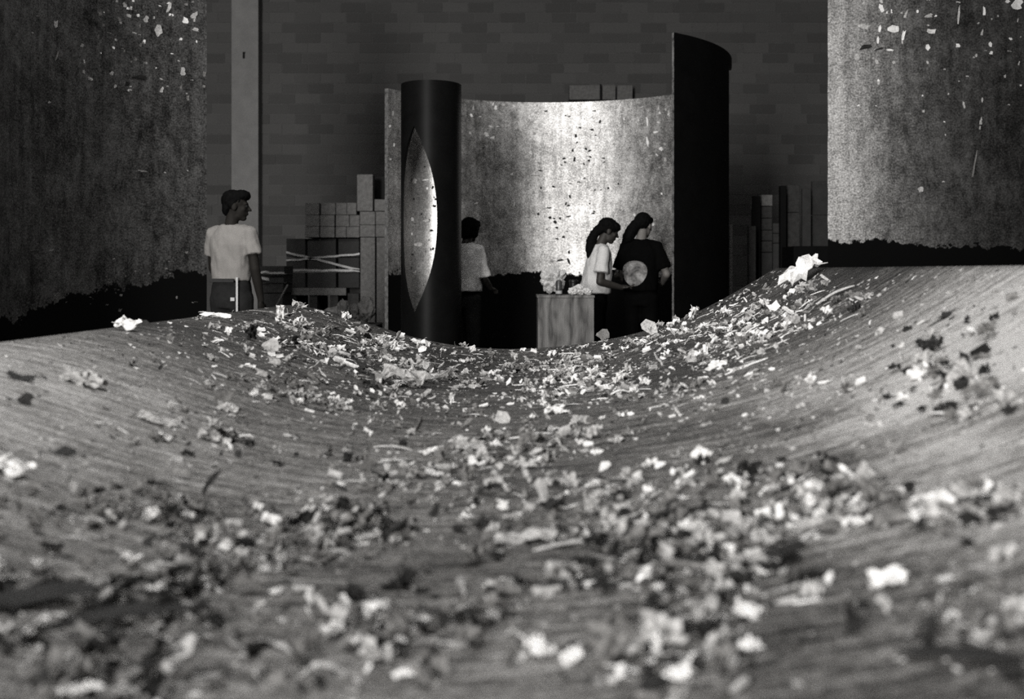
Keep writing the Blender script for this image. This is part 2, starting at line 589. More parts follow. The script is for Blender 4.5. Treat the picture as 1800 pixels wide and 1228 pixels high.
def hit_cyl(cx, cy, R, x, y, far):
    """line of sight on an upright cylinder -> point, angle"""
    t = (x - 900) / F
    # (tY-cx)^2+(Y-cy)^2=R^2
    A = 1 + t * t; B = -2 * (t * cx + cy); Cc = cx * cx + cy * cy - R * R
    D = max(B * B - 4 * A * Cc, 0)
    Y = (-B + (1 if far else -1) * math.sqrt(D)) / (2 * A)
    p = px(x, y, Y)
    return p, math.atan2(p.y - cy, p.x - cx)


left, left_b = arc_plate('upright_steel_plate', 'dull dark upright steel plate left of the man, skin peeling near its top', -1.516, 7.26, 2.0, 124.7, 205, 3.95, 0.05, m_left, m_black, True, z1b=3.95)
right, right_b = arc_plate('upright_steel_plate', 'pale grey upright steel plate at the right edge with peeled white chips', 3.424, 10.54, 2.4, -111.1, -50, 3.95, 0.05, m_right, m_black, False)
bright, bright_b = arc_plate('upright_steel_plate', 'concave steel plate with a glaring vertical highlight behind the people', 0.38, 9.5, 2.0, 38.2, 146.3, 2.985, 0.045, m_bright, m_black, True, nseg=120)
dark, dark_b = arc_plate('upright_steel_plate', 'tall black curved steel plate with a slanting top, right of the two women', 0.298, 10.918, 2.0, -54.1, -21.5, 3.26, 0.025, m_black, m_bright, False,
                         aend=lambda t: -21.5 if t < 0.957 else -21.5 + 15 * min(1, (t - 0.957) / 0.02), nz=90)

# black tube with the lens-shaped opening
TX, TY, TR, TT = (758 - 900) / F * 9.0, 9.0, 0.265, 0.022
TZ = ZC + 335 / F * (9 - 0.265)
lz0, lz1 = ZC - (551 - HY) / F * 8.77, ZC + (HY - 221) / F * 8.77
tube = empty('steel_tube', (TX, TY, 0))
tag(tube, 'black upright steel tube with a pointed lens-shaped opening cut in its side', 'steel tube')
rows = sorted(set(list(np.linspace(0, lz0, 12)) + list(np.linspace(lz0, lz1, 72)) + list(np.linspace(lz1, TZ, 12))))
na = 96
V, UV, Fc, fm = [], [], [], []
for lay in (0, 1):
    rr = TR - lay * TT
    for z in rows:
        t = (z - (lz0 + lz1) / 2) / ((lz1 - lz0) / 2)
        hw = 46.0 * max(0.0, 1 - abs(t) ** 2.1) if abs(t) < 1 else 0.0
        a0, a1 = -90 - 29.5 + hw, 270 - 29.5 - hw
        for i in range(na):
            a = R_(a0 + (a1 - a0) * i / (na - 1))
            V.append((rr * math.cos(a), rr * math.sin(a), z)); UV.append((a * rr + 3, z))
Lr = na * len(rows)
for k in range(len(rows) - 1):
    for i in range(na - 1):
        a = k * na + i
        Fc.append((a, a + 1, a + na + 1, a + na)); fm.append(0)
        Fc.append((Lr + a, Lr + a + na, Lr + a + na + 1, Lr + a + 1)); fm.append(1)
    for i in (0, na - 1):
        if rows[k] < lz0 - 1e-6 or rows[k] > lz1 - 1e-6: continue
        a = k * na + i
        Fc.append((a, a + na, Lr + a + na, Lr + a)); fm.append(2)
for i in range(na - 1):
    for k in (0, len(rows) - 1):
        a = k * na + i
        Fc.append((a, a + 1, Lr + a + 1, Lr + a)); fm.append(2)
me = mesh('tube_wall', V, Fc, [m_tube_out, m_tube_in, m_black], True, fm)
set_uv(me, UV)
bm = bmesh.new(); bm.from_mesh(me)
bmesh.ops.remove_doubles(bm, verts=bm.verts, dist=0.0004)
for e in bm.edges:
    if len(e.link_faces) == 2 and e.link_faces[0].material_index != e.link_faces[1].material_index: e.smooth = False
bm.to_mesh(me); bm.free()
link('tube_wall', me, tube)


# ---------------------------------------------------------------- flakes of scale
def make_flake(seed, kind):
    """unit-size (about 1 m across) thin curled chip, local z up. returns verts, faces"""
    rn = random.Random(seed)
    if kind == 'chip':                      # curled chip with thickness
        n = rn.choice((7, 8, 9, 10))
        asp = rn.uniform(0.45, 1.0)
        pts = []
        for i in range(n):
            a = 2 * PI * (i + rn.uniform(-0.3, 0.3)) / n
            r = rn.uniform(0.22, 0.58)
            pts.append((r * math.cos(a), r * math.sin(a) * asp))
        curl = rn.uniform(0.2, 1.2); tw = rn.uniform(-0.5, 0.5)

        def h(x, y): return curl * (x * x) + tw * x * y + rn.uniform(-0.05, 0.05)
        th = 0.035
        top = [(x, y, h(x, y) + th) for x, y in pts] + [(0, 0, th + rn.uniform(-0.04, 0.04))]
        bot = [(x, y, z - th) for x, y, z in top]
        V = top + bot; m = n + 1
        Fc = []
        for i in range(n):
            j = (i + 1) % n
            Fc += [(i, j, n), (m + j, m + i, m + n), (i, m + i, m + j, j)]
        return V, Fc
    if kind == 'crumple':                   # crumpled scrap
        N = 8
        V, Fc = [], []
        o = Vector((rn.uniform(0, 90), rn.uniform(0, 90), 0))
        for j in range(N + 1):
            for i in range(N + 1):
                x, y = i / N - 0.5, j / N - 0.5
                edge = 1 + 0.75 * mnoise.noise(o + Vector((x * 4, y * 4, 5)))
                nz = 1.2 * mnoise.noise(o + Vector((x * 3.4, y * 3.4, 0))) + 0.9 * (0.3 - abs(mnoise.noise(o + Vector((x * 5.5, y * 5.5, 7)))))
                V.append((x * edge + 0.12 * mnoise.noise(o + Vector((x * 4, y * 4, 9))), y * edge * 0.8 + 0.12 * mnoise.noise(o + Vector((x * 4, y * 4, 19))), 0.28 + 0.36 * nz + 0.05 * rn.uniform(-1, 1)))
        for j in range(N):
            for i in range(N):
                a = j * (N + 1) + i
                Fc.append((a, a + 1, a + N + 2, a + N + 1))
        m = len(V)
        V = V + [(x, y, z - 0.03) for x, y, z in V]
        Fc = Fc + [tuple(reversed([q + m for q in f])) for f in Fc]
        rim = [i for i in range(N + 1)] + [(j) * (N + 1) + N for j in range(1, N + 1)] + [N * (N + 1) + i for i in range(N - 1, -1, -1)] + [j * (N + 1) for j in range(N - 1, 0, -1)]
        for a, b in zip(rim, rim[1:] + rim[:1]): Fc.append((b, a, a + m, b + m))
        return V, Fc
    if kind == 'sliver':                    # long narrow strip, slightly bowed
        N = 6
        V, Fc = [], []
        wv = rn.uniform(0.07, 0.14); bow = rn.uniform(-0.12, 0.12); ar = rn.uniform(0.0, 0.12)
        for k in range(N + 1):
            x = k / N - 0.5
            w_ = wv * (1 - (2 * x) ** 4 * 0.8) * rn.uniform(0.7, 1.1)
            z = ar * (1 - 4 * x * x) + rn.uniform(0, 0.02)
            for (dy, dz) in ((-w_, 0.01), (0, 0.045), (w_, 0.01), (0, -0.01)):
                V.append((x, bow * 4 * x * x + dy, z + dz))
        for k in range(N):
            for q in range(4):
                a, b = k * 4 + q, k * 4 + (q + 1) % 4
                Fc.append((a, b, b + 4, a + 4))
        Fc += [(0, 1, 2, 3)[::-1], tuple(N * 4 + q for q in (0, 1, 2, 3))]
        return V, Fc
    # curl: a rolled-up shaving
    N = 7
    V, Fc = [], []
    tot = rn.uniform(3.2, 5.2); r0 = rn.uniform(0.16, 0.26); ln = rn.uniform(0.35, 0.6)
    for k in range(N + 1):
        a = tot * k / N; r = r0 * (1 + 0.12 * k / N * 3)
        for (e, rr) in ((-ln, r), (ln, r * rn.uniform(0.8, 1.2))):
            V.append((e + rn.uniform(-0.08, 0.08), rr * math.sin(a), r0 + rr * -math.cos(a)))
    m = len(V)
    V = V + [(x * 0.98, y * 0.88, r0 + (z - r0) * 0.88) for x, y, z in V]
    for k in range(N):
        a = 2 * k
        Fc += [(a, a + 1, a + 3, a + 2), (m + a, m + a + 2, m + a + 3, m + a + 1), (a, a + 2, m + a + 2, m + a), (a + 1, m + a + 1, m + a + 3, a + 3)]
    Fc += [(0, m, m + 1, 1), (2 * N, 2 * N + 1, m + 2 * N + 1, m + 2 * N)]
    return V, Fc


KINDS = ['chip'] * 10 + ['crumple'] * 6 + ['sliver'] * 4 + ['curl'] * 4
LIB = [(k, *make_flake(100 + i, k)) for i, k in enumerate(KINDS)]
IDX = {k: [i for i, q in enumerate(KINDS) if q == k] for k in set(KINDS)}
FME = {}


def flake_mesh(i, tone):
    if (i, tone) not in FME:
        FME[(i, tone)] = mesh('flake_' + LIB[i][0], LIB[i][1], LIB[i][2], m_flk[tone])
    return FME[(i, tone)]


def frame(n, spin, tilt, tdir):
    """rotation: local z along n, spun, then tilted about a tangent axis"""
    q = Vector((0, 0, 1)).rotation_difference(n).to_matrix()
    return q @ Matrix.Rotation(tdir, 3, 'Z') @ Matrix.Rotation(tilt, 3, 'X') @ Matrix.Rotation(spin, 3, 'Z')


def place_rot(i, size, R, n):
    """how far to lift the flake so that its lowest point just touches"""
    V = np.array(LIB[i][1]) * np.array(size)
    W = V @ np.array(R).T
    return -float((W @ np.array(n)).min()) - 0.0015, W


def put_flake(u, s, i, size, tone, spin=0, tilt=0, tdir=0):
    p, n = surf(u, s)
    R = frame(n, spin, tilt, tdir)
    lift, _ = place_rot(i, size, R, n)
    o = link('scale_flake', flake_mesh(i, tone))
    o.matrix_world = Matrix.Translation(p + n * lift) @ R.to_4x4() @ Matrix.Diagonal((*size, 1))
    return o


# -- the flakes that one can point to: x, y, kind, variant, size px (x, y, z), tone, spin, tilt, tilt dir, label
HERO = [
    (1418, 490, 'crumple', 0, (72, 50, 46), 0, 10, 28, 0, 'big bright white crumpled flake at the plate\'s far right corner'),
    (1392, 486, 'chip', 1, (46, 22, 20), 1, 40, 45, 0, 'narrow pale flake leaning just left of the big white corner flake'),
    (225, 580, 'crumple', 1, (38, 30, 34), 0, 0, 35, 0, 'white lump standing on the near stretch of the plate\'s left rim'),
    (238, 572, 'chip', 2, (24, 20, 16), 3, 0, 70, 0, 'dark little chip upright behind the white lump on the left rim'),
    (364, 551, 'crumple', 2, (44, 30, 16), 0, 0, 5, 0, 'flat white scrap on the left rim below the man'),
    (470, 622, 'chip', 3, (34, 34, 24), 1, 20, 78, 0, 'smooth pale rounded flake standing upright on the left slope'),
    (40, 668, 'chip', 4, (62, 30, 40), 3, 15, 20, 0, 'dark curled leaf-like flake alone near the left frame edge'),
    (148, 675, 'crumple', 3, (66, 48, 36), 1, 0, 20, 0, 'bunched pale scrap on the bare left part of the plate'),
    (45, 712, 'chip', 5, (36, 30, 30), 3, 0, 65, 0, 'small dark upright flake below the dark leaf-like one'),
    (706, 676, 'crumple', 4, (86, 60, 46), 1, 0, 10, 0, 'large nest of crumpled pale scale in the trough'),
    (735, 652, 'crumple', 5, (52, 40, 44), 1, 0, 40, 90, 'crumpled scrap piled behind the large nest'),
    (670, 672, 'chip', 6, (34, 30, 22), 1, 60, 82, 10, 'pale triangular flake upright left of the large nest'),
    (976, 726, 'crumple', 1, (30, 24, 26), 0, 0, 20, 0, 'small glaring white tuft in the middle of the trough'),
    (1062, 828, 'chip', 7, (28, 28, 16), 0, 0, 75, 0, 'round white flake on edge right of the trough\'s middle'),
    (884, 742, 'chip', 8, (42, 36, 40), 1, 0, 62, -30, 'folded pale flake like a small tent at the trough\'s middle'),
    (1645, 888, 'crumple', 2, (46, 36, 34), 0, 0, 30, 0, 'bright white out-of-focus scrap at right in the near litter'),
    (955, 884, 'chip', 9, (58, 46, 30), 1, 80, 72, 20, 'pale V-shaped flake standing in the near middle'),
    (1690, 1168, 'sliver', 0, (220, 190, 120), 3, -35, 5, 0, 'broad dark blurred strip at the bottom right'),
    (1495, 1112, 'chip', 0, (60, 44, 120), 3, 90, 75, 30, 'dark blurred upright curl left of the dark bottom strip'),
    (1008, 1034, 'curl', 0, (110, 60, 50), 3, 8, 0, 0, 'dark rolled flake across the near middle'),
    (215, 1094, 'sliver', 1, (280, 260, 150), 3, 30, 10, 0, 'long dark blurred strip slanting at the lower left'),
    (60, 1060, 'sliver', 2, (240, 260, 160), 3, 42, 10, 0, 'second dark blurred strip at the far lower left'),
    (1145, 588, 'chip', 1, (36, 36, 24), 1, 0, 60, 0, 'fan-shaped pale flake on the far rim right of the plywood box'),
    (1060, 600, 'chip', 3, (26, 26, 18), 2, 0, 80, 0, 'grey rounded flake upright on the far rim by the plywood box'),
    (740, 608, 'crumple', 0, (30, 22, 18), 0, 0, 15, 0, 'white scrap on the far rim below the black tube'),
    (1088, 692, 'sliver', 3, (34, 50, 50), 0, 8, 0, 0, 'short fat white sliver right of the trough\'s middle'),
    (1006, 679, 'sliver', 1, (48, 50, 40), 0, -6, 0, 0, 'thin white sliver lying across the trough'),
    (392, 712, 'chip', 2, (46, 40, 34), 2, 50, 70, 20, 'grey flake propped like a tent on the left slope'),
    (402, 722, 'crumple', 3, (34, 28, 22), 1, 0, 20, 0, 'pale scrap at the foot of the tent-like flake'),
    (270, 742, 'crumple', 4, (76, 44, 16), 1, 0, 5, 0, 'wide thin pale sheet on the left slope'),
    (1310, 645, 'sliver', 2, (90, 70, 50), 0, 18, 0, 0, 'long white splinter on the right slope'),
    (1265, 645, 'crumple', 5, (36, 22, 26), 0, 0, 25, 0, 'white scrap at the lower end of the long splinter'),
    (1470, 520, 'sliver', 0, (70, 60, 60), 1, -20, 4, 0, 'thin bent pale splinter below the big white corner flake'),
    (1365, 545, 'chip', 4, (26, 24, 20), 0, 0, 60, 0, 'white chip upright on the upper right slope'),
    (1390, 555, 'chip', 5, (26, 30, 20), 0, 0, 60, 60, 'white leaning chip right of the upright one on the right slope'),
    (1700, 650, 'chip', 6, (70, 60, 50), 3, 30, 40, 40, 'dark jagged flake on the bright right part of the plate'),
    (1690, 668, 'crumple', 1, (60, 46, 40), 1, 0, 30, 30, 'pale crumpled scrap below the dark jagged flake at right'),
    (1735, 690, 'crumple', 0, (46, 36, 40), 2, 0, 25, 0, 'grey crumpled scrap right of the dark jagged flake'),
    (1730, 625, 'curl', 1, (40, 36, 34), 3, 10, 0, 0, 'small dark curl at the top of the right-hand litter'),
    (1010, 958, 'sliver', 3, (150, 90, 70), 1, 4, 0, 0, 'broad pale blurred strip lying in the near middle'),
    (925, 950, 'crumple', 0, (110, 60, 30), 1, 0, 5, 0, 'wide pale blurred scrap in the near middle'),
    (1150, 1130, 'crumple', 3, (100, 80, 70), 1, 0, 30, 0, 'large blurred pale scrap at the bottom, right of centre'),
    (1080, 1150, 'crumple', 5, (90, 80, 70), 2, 40, 40, 0, 'large blurred grey scrap at the bottom, beside the pale one'),
    (1560, 1030, 'crumple', 4, (60, 50, 40), 0, 0, 20, 0, 'blurred white scrap above the dark upright curl'),
    (1380, 990, 'curl', 2, (90, 80, 60), 3, 20, 0, 0, 'dark blurred curl in the right-hand near litter'),
    (20, 835, 'crumple', 1, (60, 50, 46), 0, 0, 20, 0, 'pale blurred lump at the left frame edge'),
    (110, 800, 'chip', 7, (50, 44, 34), 3, 0, 35, 0, 'dark small flake on the bare left foreground'),
    (300, 835, 'chip', 8, (80, 44, 44), 2, 10, 25, 0, 'grey curled flake in the left foreground'),
    (365, 870, 'sliver', 1, (60, 60, 60), 3, 70, 60, 0, 'thin dark splinter standing in the left foreground'),
    (820, 790, 'crumple', 5, (64, 44, 40), 1, 0, 20, 0, 'pale scrap left of the tent-like flake in the middle'),
    (690, 790, 'sliver', 0, (70, 60, 60), 1, -5, 0, 0, 'flat pale sliver left of the middle of the trough'),
]
n_hero = 0
occupied = []
for (x, y, kind, var, sz, tone, spin, tilt, td, lab) in HERO:
    h = None
    for dy in range(0, 24, 2):
        h = pix_on_plate(x, y + dy)
        if h is not None: break
    if h is None: continue
    u, s = max(U0 + 0.05, min(U1 - 0.05, h[0])), min(h[1], S1 - 0.08)
    m = s / F
    i = IDX[kind][var % len(IDX[kind])]
    o = put_flake(u, s, i, tuple(q * m for q in sz), tone, R_(spin), R_(tilt), R_(td))
    tag(o, lab, 'flake', 'flakes of scale on the foreground plate')
    occupied.append((u, s))
    n_hero += 1

# -- the rest of the litter: clusters named by picture position of their middle, then turned into spots on the plate
rng = random.Random(21)
CL_ = []   # x, y, rx, ry, count, size px lo, hi, tone weights


def clus(x, y, rx, ry, n, a, b, tw=(2, 4, 3, 1)):
    CL_.append((x, y, rx, ry, n, a, b, tw))


# far band along the trough
clus(900, 680, 300, 65, 900, 4, 17, (4, 5, 3, 0.3))
clus(720, 670, 110, 40, 320, 4, 19, (4, 6, 2, 0.3))
clus(1000, 655, 150, 35, 480, 4, 17, (6, 5, 2, 0.3))
clus(1060, 690, 160, 45, 300, 4, 17, (5, 5, 2, 0.3))
clus(620, 610, 150, 45, 420, 4, 20, (5, 5, 3, 0.3))
clus(500, 590, 150, 50, 320, 4, 22, (4, 5, 3, 0.3))
clus(540, 690, 220, 65, 380, 4, 20, (3, 5, 3, 0.3))
clus(1210, 600, 150, 45, 460, 4, 17, (6, 5, 2, 0))
clus(1330, 560, 120, 60, 300, 4, 20, (6, 5, 2, 0))
clus(1440, 540, 120, 50, 130, 6, 22, (4, 5, 3, 0.3))
clus(1300, 660, 220, 70, 320, 4, 19, (4, 5, 3, 0.3))
clus(1700, 665, 110, 80, 230, 7, 32, (2, 3, 4, 6))
clus(1560, 700, 180, 80, 120, 6, 22, (3, 5, 3, 0.3))
clus(880, 790, 330, 60, 420, 7, 28, (2, 5, 4, 0.3))
clus(700, 860, 300, 50, 260, 7, 28, (1, 4, 4, 2))
clus(1080, 860, 220, 60, 240, 7, 28, (3, 5, 4, 0.3))
clus(400, 760, 200, 80, 120, 6, 28, (1, 3, 4, 2))
# near belts
clus(300, 900, 300, 60, 520, 7, 30, (0.45, 3.2, 5, 3))
clus(420, 960, 260, 55, 460, 8, 32, (0.45, 3.2, 5, 3))
clus(640, 930, 160, 45, 260, 8, 30, (0.45, 3.2, 5, 3))
clus(1380, 880, 280, 60, 620, 8, 32, (1.35, 4, 4, 3))
clus(1240, 930, 220, 60, 480, 8, 34, (1.35, 4, 4, 3))
clus(1640, 890, 200, 50, 320, 8, 34, (0.9, 3.2, 4, 3))
clus(1000, 990, 200, 60, 340, 8, 36, (0.9, 3.2, 4, 3))
clus(180, 1060, 260, 90, 360, 10, 44, (0.45, 3.2, 5, 4))
clus(760, 1080, 220, 80, 280, 10, 44, (0.9, 3.2, 4, 3))
clus(1150, 1150, 200, 90, 280, 10, 46, (1.35, 3.2, 4, 4))
clus(1280, 1020, 160, 70, 240, 10, 42, (1.35, 4, 4, 3))
clus(1700, 1060, 220, 100, 170, 10, 42, (1.35, 3.2, 4, 3))
clus(600, 1180, 400, 70, 160, 12, 46, (0.9, 3.2, 4, 2))
clus(100, 1180, 200, 70, 140, 12, 50, (0.45, 2.4, 4, 4))
clus(900, 900, 900, 300, 700, 5, 16, (0.9, 3.2, 4, 2))

items = []
for (x, y, rx, ry, n, a, b, tw) in CL_:
    k = tries = 0
    while k < n and tries < n * 4:
        tries += 1
        xx, yy = x + rng.gauss(0, 0.5) * rx, y + rng.gauss(0, 0.5) * ry
        if not (-60 < xx < 1860 and 460 < yy < 1300): continue
        h = pix_on_plate(xx, yy)
        if h is None or h[1] > S1 - 0.03: continue
        u, s = h
        if u < U0 + 0.02 or u > U1 - 0.02: continue
        # clumping in plate space
        if mnoise.noise(Vector((u * 5, s * 3.2, 0.3))) + 0.45 * mnoise.noise(Vector((u * 14, s * 8, 3.3))) < rng.uniform(-0.55, 0.35): continue
        k += 1
        spx = a * 0.8 + (b * 1.15 - a * 0.8) * rng.random() ** 2.6
        items.append([u, s, spx * s / F, rng.choices((0, 1, 2, 3), tw)[0], spx])
# litter all round, so that the plate reads the same from beside the camera
for _ in range(260):
    u, s = rng.uniform(U0 + 0.05, U1 - 0.05), rng.uniform(S0 + 0.1, S1 - 0.05)
    items.append([u, s, rng.uniform(0.008, 0.03), rng.choices((0, 1, 2, 3), (2, 4, 4, 2))[0], 4])


def seen(u, s, size):
    p, _ = surf(u, s)
    if p.y < 0.75: return 0
    x = 900 + F * p.x / p.y; y = HY - F * (p.z - ZC) / p.y
    return size * F / p.y if -5 < x < 1805 and y < 1235 else 0


items.sort(key=lambda t: -seen(t[0], t[1], t[2]))
N_IND = 300 - n_hero


STOPW = {'at', 'on', 'in', 'below', 'left', 'right', 'upright', 'standing', 'behind', 'alone', 'just', 'like', 'slanting', 'lying', 'across', 'leaning', 'of', 'piled', 'propped', 'above', 'beside'}
MARKS = []
for (x, y, *_r, lab) in HERO:
    wd = []
    for q in lab.split():
        if q in STOPW or len(wd) == 6: break
        wd.append(q)
    MARKS.append((x, y, ' '.join(wd)))


def lab_for(u, s, tone, kind):
    p, _ = surf(u, s)
    x, y = 900 + F * p.x / max(p.y, 0.3), HY - F * (p.z - ZC) / max(p.y, 0.3)
    mx, my, short = min(MARKS, key=lambda q: math.hypot(q[0] - x, (q[1] - y) * 1.5))
    dx, dy = x - mx, (y - my) * 1.5
    far = 'close' if math.hypot(dx, dy) < 70 else 'a little way'
    dr = ('to the left of' if dx < 0 else 'to the right of') if abs(dx) > abs(dy) else ('behind' if dy < 0 else 'in front of')
    t = ('white', 'pale', 'grey', 'dark')[tone]
    kn = {'chip': 'curled chip', 'crumple': 'crumpled scrap', 'sliver': 'splinter', 'curl': 'rolled curl'}[kind]
    l = f'{t} {kn} {far} {dr} the {short}'
    return l, l


stuffV, stuffF, stuffM = [], [], []
nv = 0
for k, (u, s, size, tone, spx) in enumerate(items):
    kind = rng.choices(('chip', 'crumple', 'sliver', 'curl'), (6, 3.2 if size * F / max(s, .5) > 13 else 0.8, 1.6, 1.2))[0]
    i = rng.choice(IDX[kind])
    sz = (size * rng.uniform(0.8, 1.25), size * rng.uniform(0.7, 1.1), size * rng.uniform(0.7, 1.2))
    tilt = abs(rng.gauss(0, 0.5)) if kind != 'sliver' else rng.uniform(0, 0.25)
    if kind == 'chip' and rng.random() < 0.2: tilt = rng.uniform(0.9, 1.5)
    spin, td = rng.uniform(0, 2 * PI), rng.uniform(0, 2 * PI)
    if kind == 'sliver':
        spin = rng.gauss(0, 0.5); td = 0
        sz = (sz[0] * 1.9, sz[1] * 1.4, sz[2])
    if k < N_IND:
        o = put_flake(u, s, i, sz, tone, spin, tilt, td)
        l, gr = lab_for(u, s, tone, kind)
        tag(o, l, 'flake', gr)
    else:
        p, n = surf(u, s)
        R = frame(n, spin, tilt, td)
        lift, W = place_rot(i, sz, R, n)
        c = np.array(p + n * lift)
        stuffV.append(W + c)
        stuffF += [tuple(q + nv for q in f) for f in LIB[i][2]]
        stuffM += [tone] * len(LIB[i][2])
        nv += len(W)
grng = np.random.default_rng(5)
for _ in range(9000):
    u, s = grng.uniform(U0 + 0.02, U1 - 0.02), 0.5 + (S1 - 0.55) * grng.random() ** 1.3
    if mnoise.noise(Vector((u * 4, s * 3, 8.3))) < grng.uniform(-0.5, 0.3): continue
    p, n = surf(u, s)
    r = grng.uniform(0.0015, 0.005) * (0.6 + 0.25 * s)
    a = grng.uniform(0, 6.28, 3) + np.array([0, 2.1, 4.2])
    hh = grng.uniform(0.2, 0.9, 3)
    c = np.array(p)
    W = np.array([[math.cos(a[q]) * r * 1.4, math.sin(a[q]) * r, hh[q] * r] for q in range(3)] + [[0, 0, -0.001]]) + c
    W[:, 2] += (W[:, 0] - c[0]) * float(np.polyval(_pd, u))
    stuffV.append(W)
    stuffF += [(nv, nv + 1, nv + 2), (nv, nv + 3, nv + 1), (nv + 1, nv + 3, nv + 2), (nv + 2, nv + 3, nv)]
    stuffM += [int(grng.choice([0, 1, 2, 3], p=[0.15, 0.4, 0.25, 0.2]))] * 4
    nv += 4
me = mesh('scale_litter', np.vstack(stuffV).tolist(), stuffF, m_flk, False, stuffM)
tag(link('scale_litter', me), 'fine crumbs and small flakes of scale strewn over the foreground plate', 'litter', kind='stuff')


# -- peeling flakes on the standing plates (parts of those plates)
def peel(root, base, cx, cy, R, far, spots):
    face = -1 if far else 1
    for (x, y, w_, h_, tone, open_) in spots:
        p, a = hit_cyl(cx, cy, R, x, y, far)
        n = Vector((math.cos(a), math.sin(a), 0)) * face
        m = p.y / F
        up = Vector((0, 0, 1)); side = up.cross(n)
        i = rng.choice(IDX['chip'])
        Rm = Matrix((side, up, n)).transposed()
        Rm = Rm @ Matrix.Rotation(R_(open_), 3, 'X') @ Matrix.Rotation(rng.uniform(-0.25, 0.25), 3, 'Z')
        sz = (w_ * m * 1.1, h_ * m * 1.1, max(w_, 6) * m * 0.5)
        lift, W = place_rot(i, sz, Rm, n)
        o = link('peeled_flake', flake_mesh(i, tone), root)
        o.matrix_local = Matrix.Translation(p - base + n * (lift * 0.85)) @ Rm.to_4x4() @ Matrix.Diagonal((*sz, 1))


peel(left, left_b, -1.516, 7.26, 2.0, True, [
    (278, 55, 16, 34, 1, 14), (325, 36, 13, 16, 0, 20), (296, 14, 8, 32, 1, 10), (341, 28, 12, 28, 1, 24), (256, 34, 11, 14, 1, 25), (226, 28, 9, 20, 1, 18),
    (219, 9, 12, 12, 1, 25), (97, 42, 11, 18, 1, 15), (99, 100, 5, 34, 2, 6), (148, 108, 4, 12, 1, 8), (157, 138, 12, 6, 1, 20), (147, 127, 6, 8, 1, 20), (196, 129, 9, 9, 1, 25),
    (242, 136, 28, 9, 3, 20), (222, 148, 11, 14, 3, 20), (228, 158, 8, 10, 1, 25), (202, 152, 6, 11, 1, 15), (181, 44, 8, 8, 2, 20), (174, 24, 8, 10, 2, 20), (66, 28, 8, 9, 2, 20), (86, 180, 8, 8, 1, 20),
    (284, 158, 7, 13, 1, 20), (321, 126, 11, 18, 1, 22), (359, 130, 6, 14, 2, 18), (358, 152, 5, 18, 2, 14), (330, 172, 6, 14, 2, 15), (344, 52, 14, 7, 1, 25), (238, 104, 6, 9, 2, 20), (144, 80, 9, 8, 1, 25),
    (57, 58, 7, 6, 1, 20), (6, 55, 10, 14, 2, 20), (236, 58, 9, 9, 1, 20), (210, 34, 10, 10, 2, 20), (203, 70, 6, 7, 1, 20), (192, 58, 12, 5, 2, 20), (90, 440, 10, 10, 1, 25), (100, 485, 8, 8, 2, 25), (200, 455, 6, 5, 1, 25),
    (95, 525, 14, 26, 2, 20), (330, 300, 4, 4, 1, 20), (290, 303, 4, 5, 1, 20), (210, 545, 8, 9, 2, 30), (250, 300, 20, 5, 2, 8)] + [(rng.uniform(140, 358), 170 * rng.random() ** 1.2, rng.uniform(3, 7), rng.uniform(3, 9), rng.choice((1, 2, 0)), rng.uniform(10, 30)) for _ in range(50)]
     + [(rng.uniform(20, 350), rng.uniform(440, 540), rng.uniform(3, 7), rng.uniform(3, 7), 2, 20) for _ in range(30)])
peel(right, right_b, 3.424, 10.54, 2.4, False, [
    (1549, 14, 9, 24, 0, 14), (1546, 52, 6, 14, 0, 12), (1543, 72, 5, 14, 0, 12), (1592, 26, 5, 30, 1, 10), (1588, 62, 6, 26, 0, 10), (1633, 28, 16, 14, 1, 25), (1637, 55, 18, 12, 0, 30), (1631, 84, 9, 18, 0, 14),
    (1684, 30, 5, 36, 1, 8), (1684, 4, 8, 10, 1, 15), (1683, 80, 9, 11, 0, 18), (1729, 20, 6, 24, 0, 12), (1726, 58, 5, 22, 1, 10), (1740, 79, 8, 10, 0, 22), (1742, 93, 8, 7, 0, 22), (1776, 68, 8, 8, 0, 20), (1774, 90, 9, 5, 1, 20),
    (1786, 8, 26, 22, 0, 25), (1771, 3, 10, 10, 0, 20), (1517, 47, 24, 9, 1, 20), (1570, 52, 24, 14, 0, 24), (1520, 83, 24, 14, 3, 22), (1546, 86, 18, 7, 3, 20), (1564, 88, 12, 12, 0, 24), (1506, 100, 10, 16, 1, 14), (1541, 108, 7, 14, 1, 14),
    (1571, 110, 6, 10, 1, 14), (1500, 88, 8, 8, 1, 20), (1700, 134, 5, 6, 0, 20), (1660, 122, 4, 9, 1, 12), (1766, 134, 5, 8, 1, 14), (1794, 150, 5, 5, 0, 18), (1694, 184, 5, 22, 1, 8), (1724, 214, 6, 26, 1, 8), (1712, 290, 4, 60, 2, 5),
    (1617, 333, 10, 12, 1, 14), (1660, 214, 4, 5, 0, 14), (1466, 419, 12, 16, 1, 25), (1478, 424, 10, 12, 1, 25)] + [(rng.uniform(1500, 1795), 330 * rng.random() ** 1.8, rng.uniform(3, 6), rng.uniform(3, 10), rng.choice((0, 1, 1)), rng.uniform(8, 25)) for _ in range(40)])
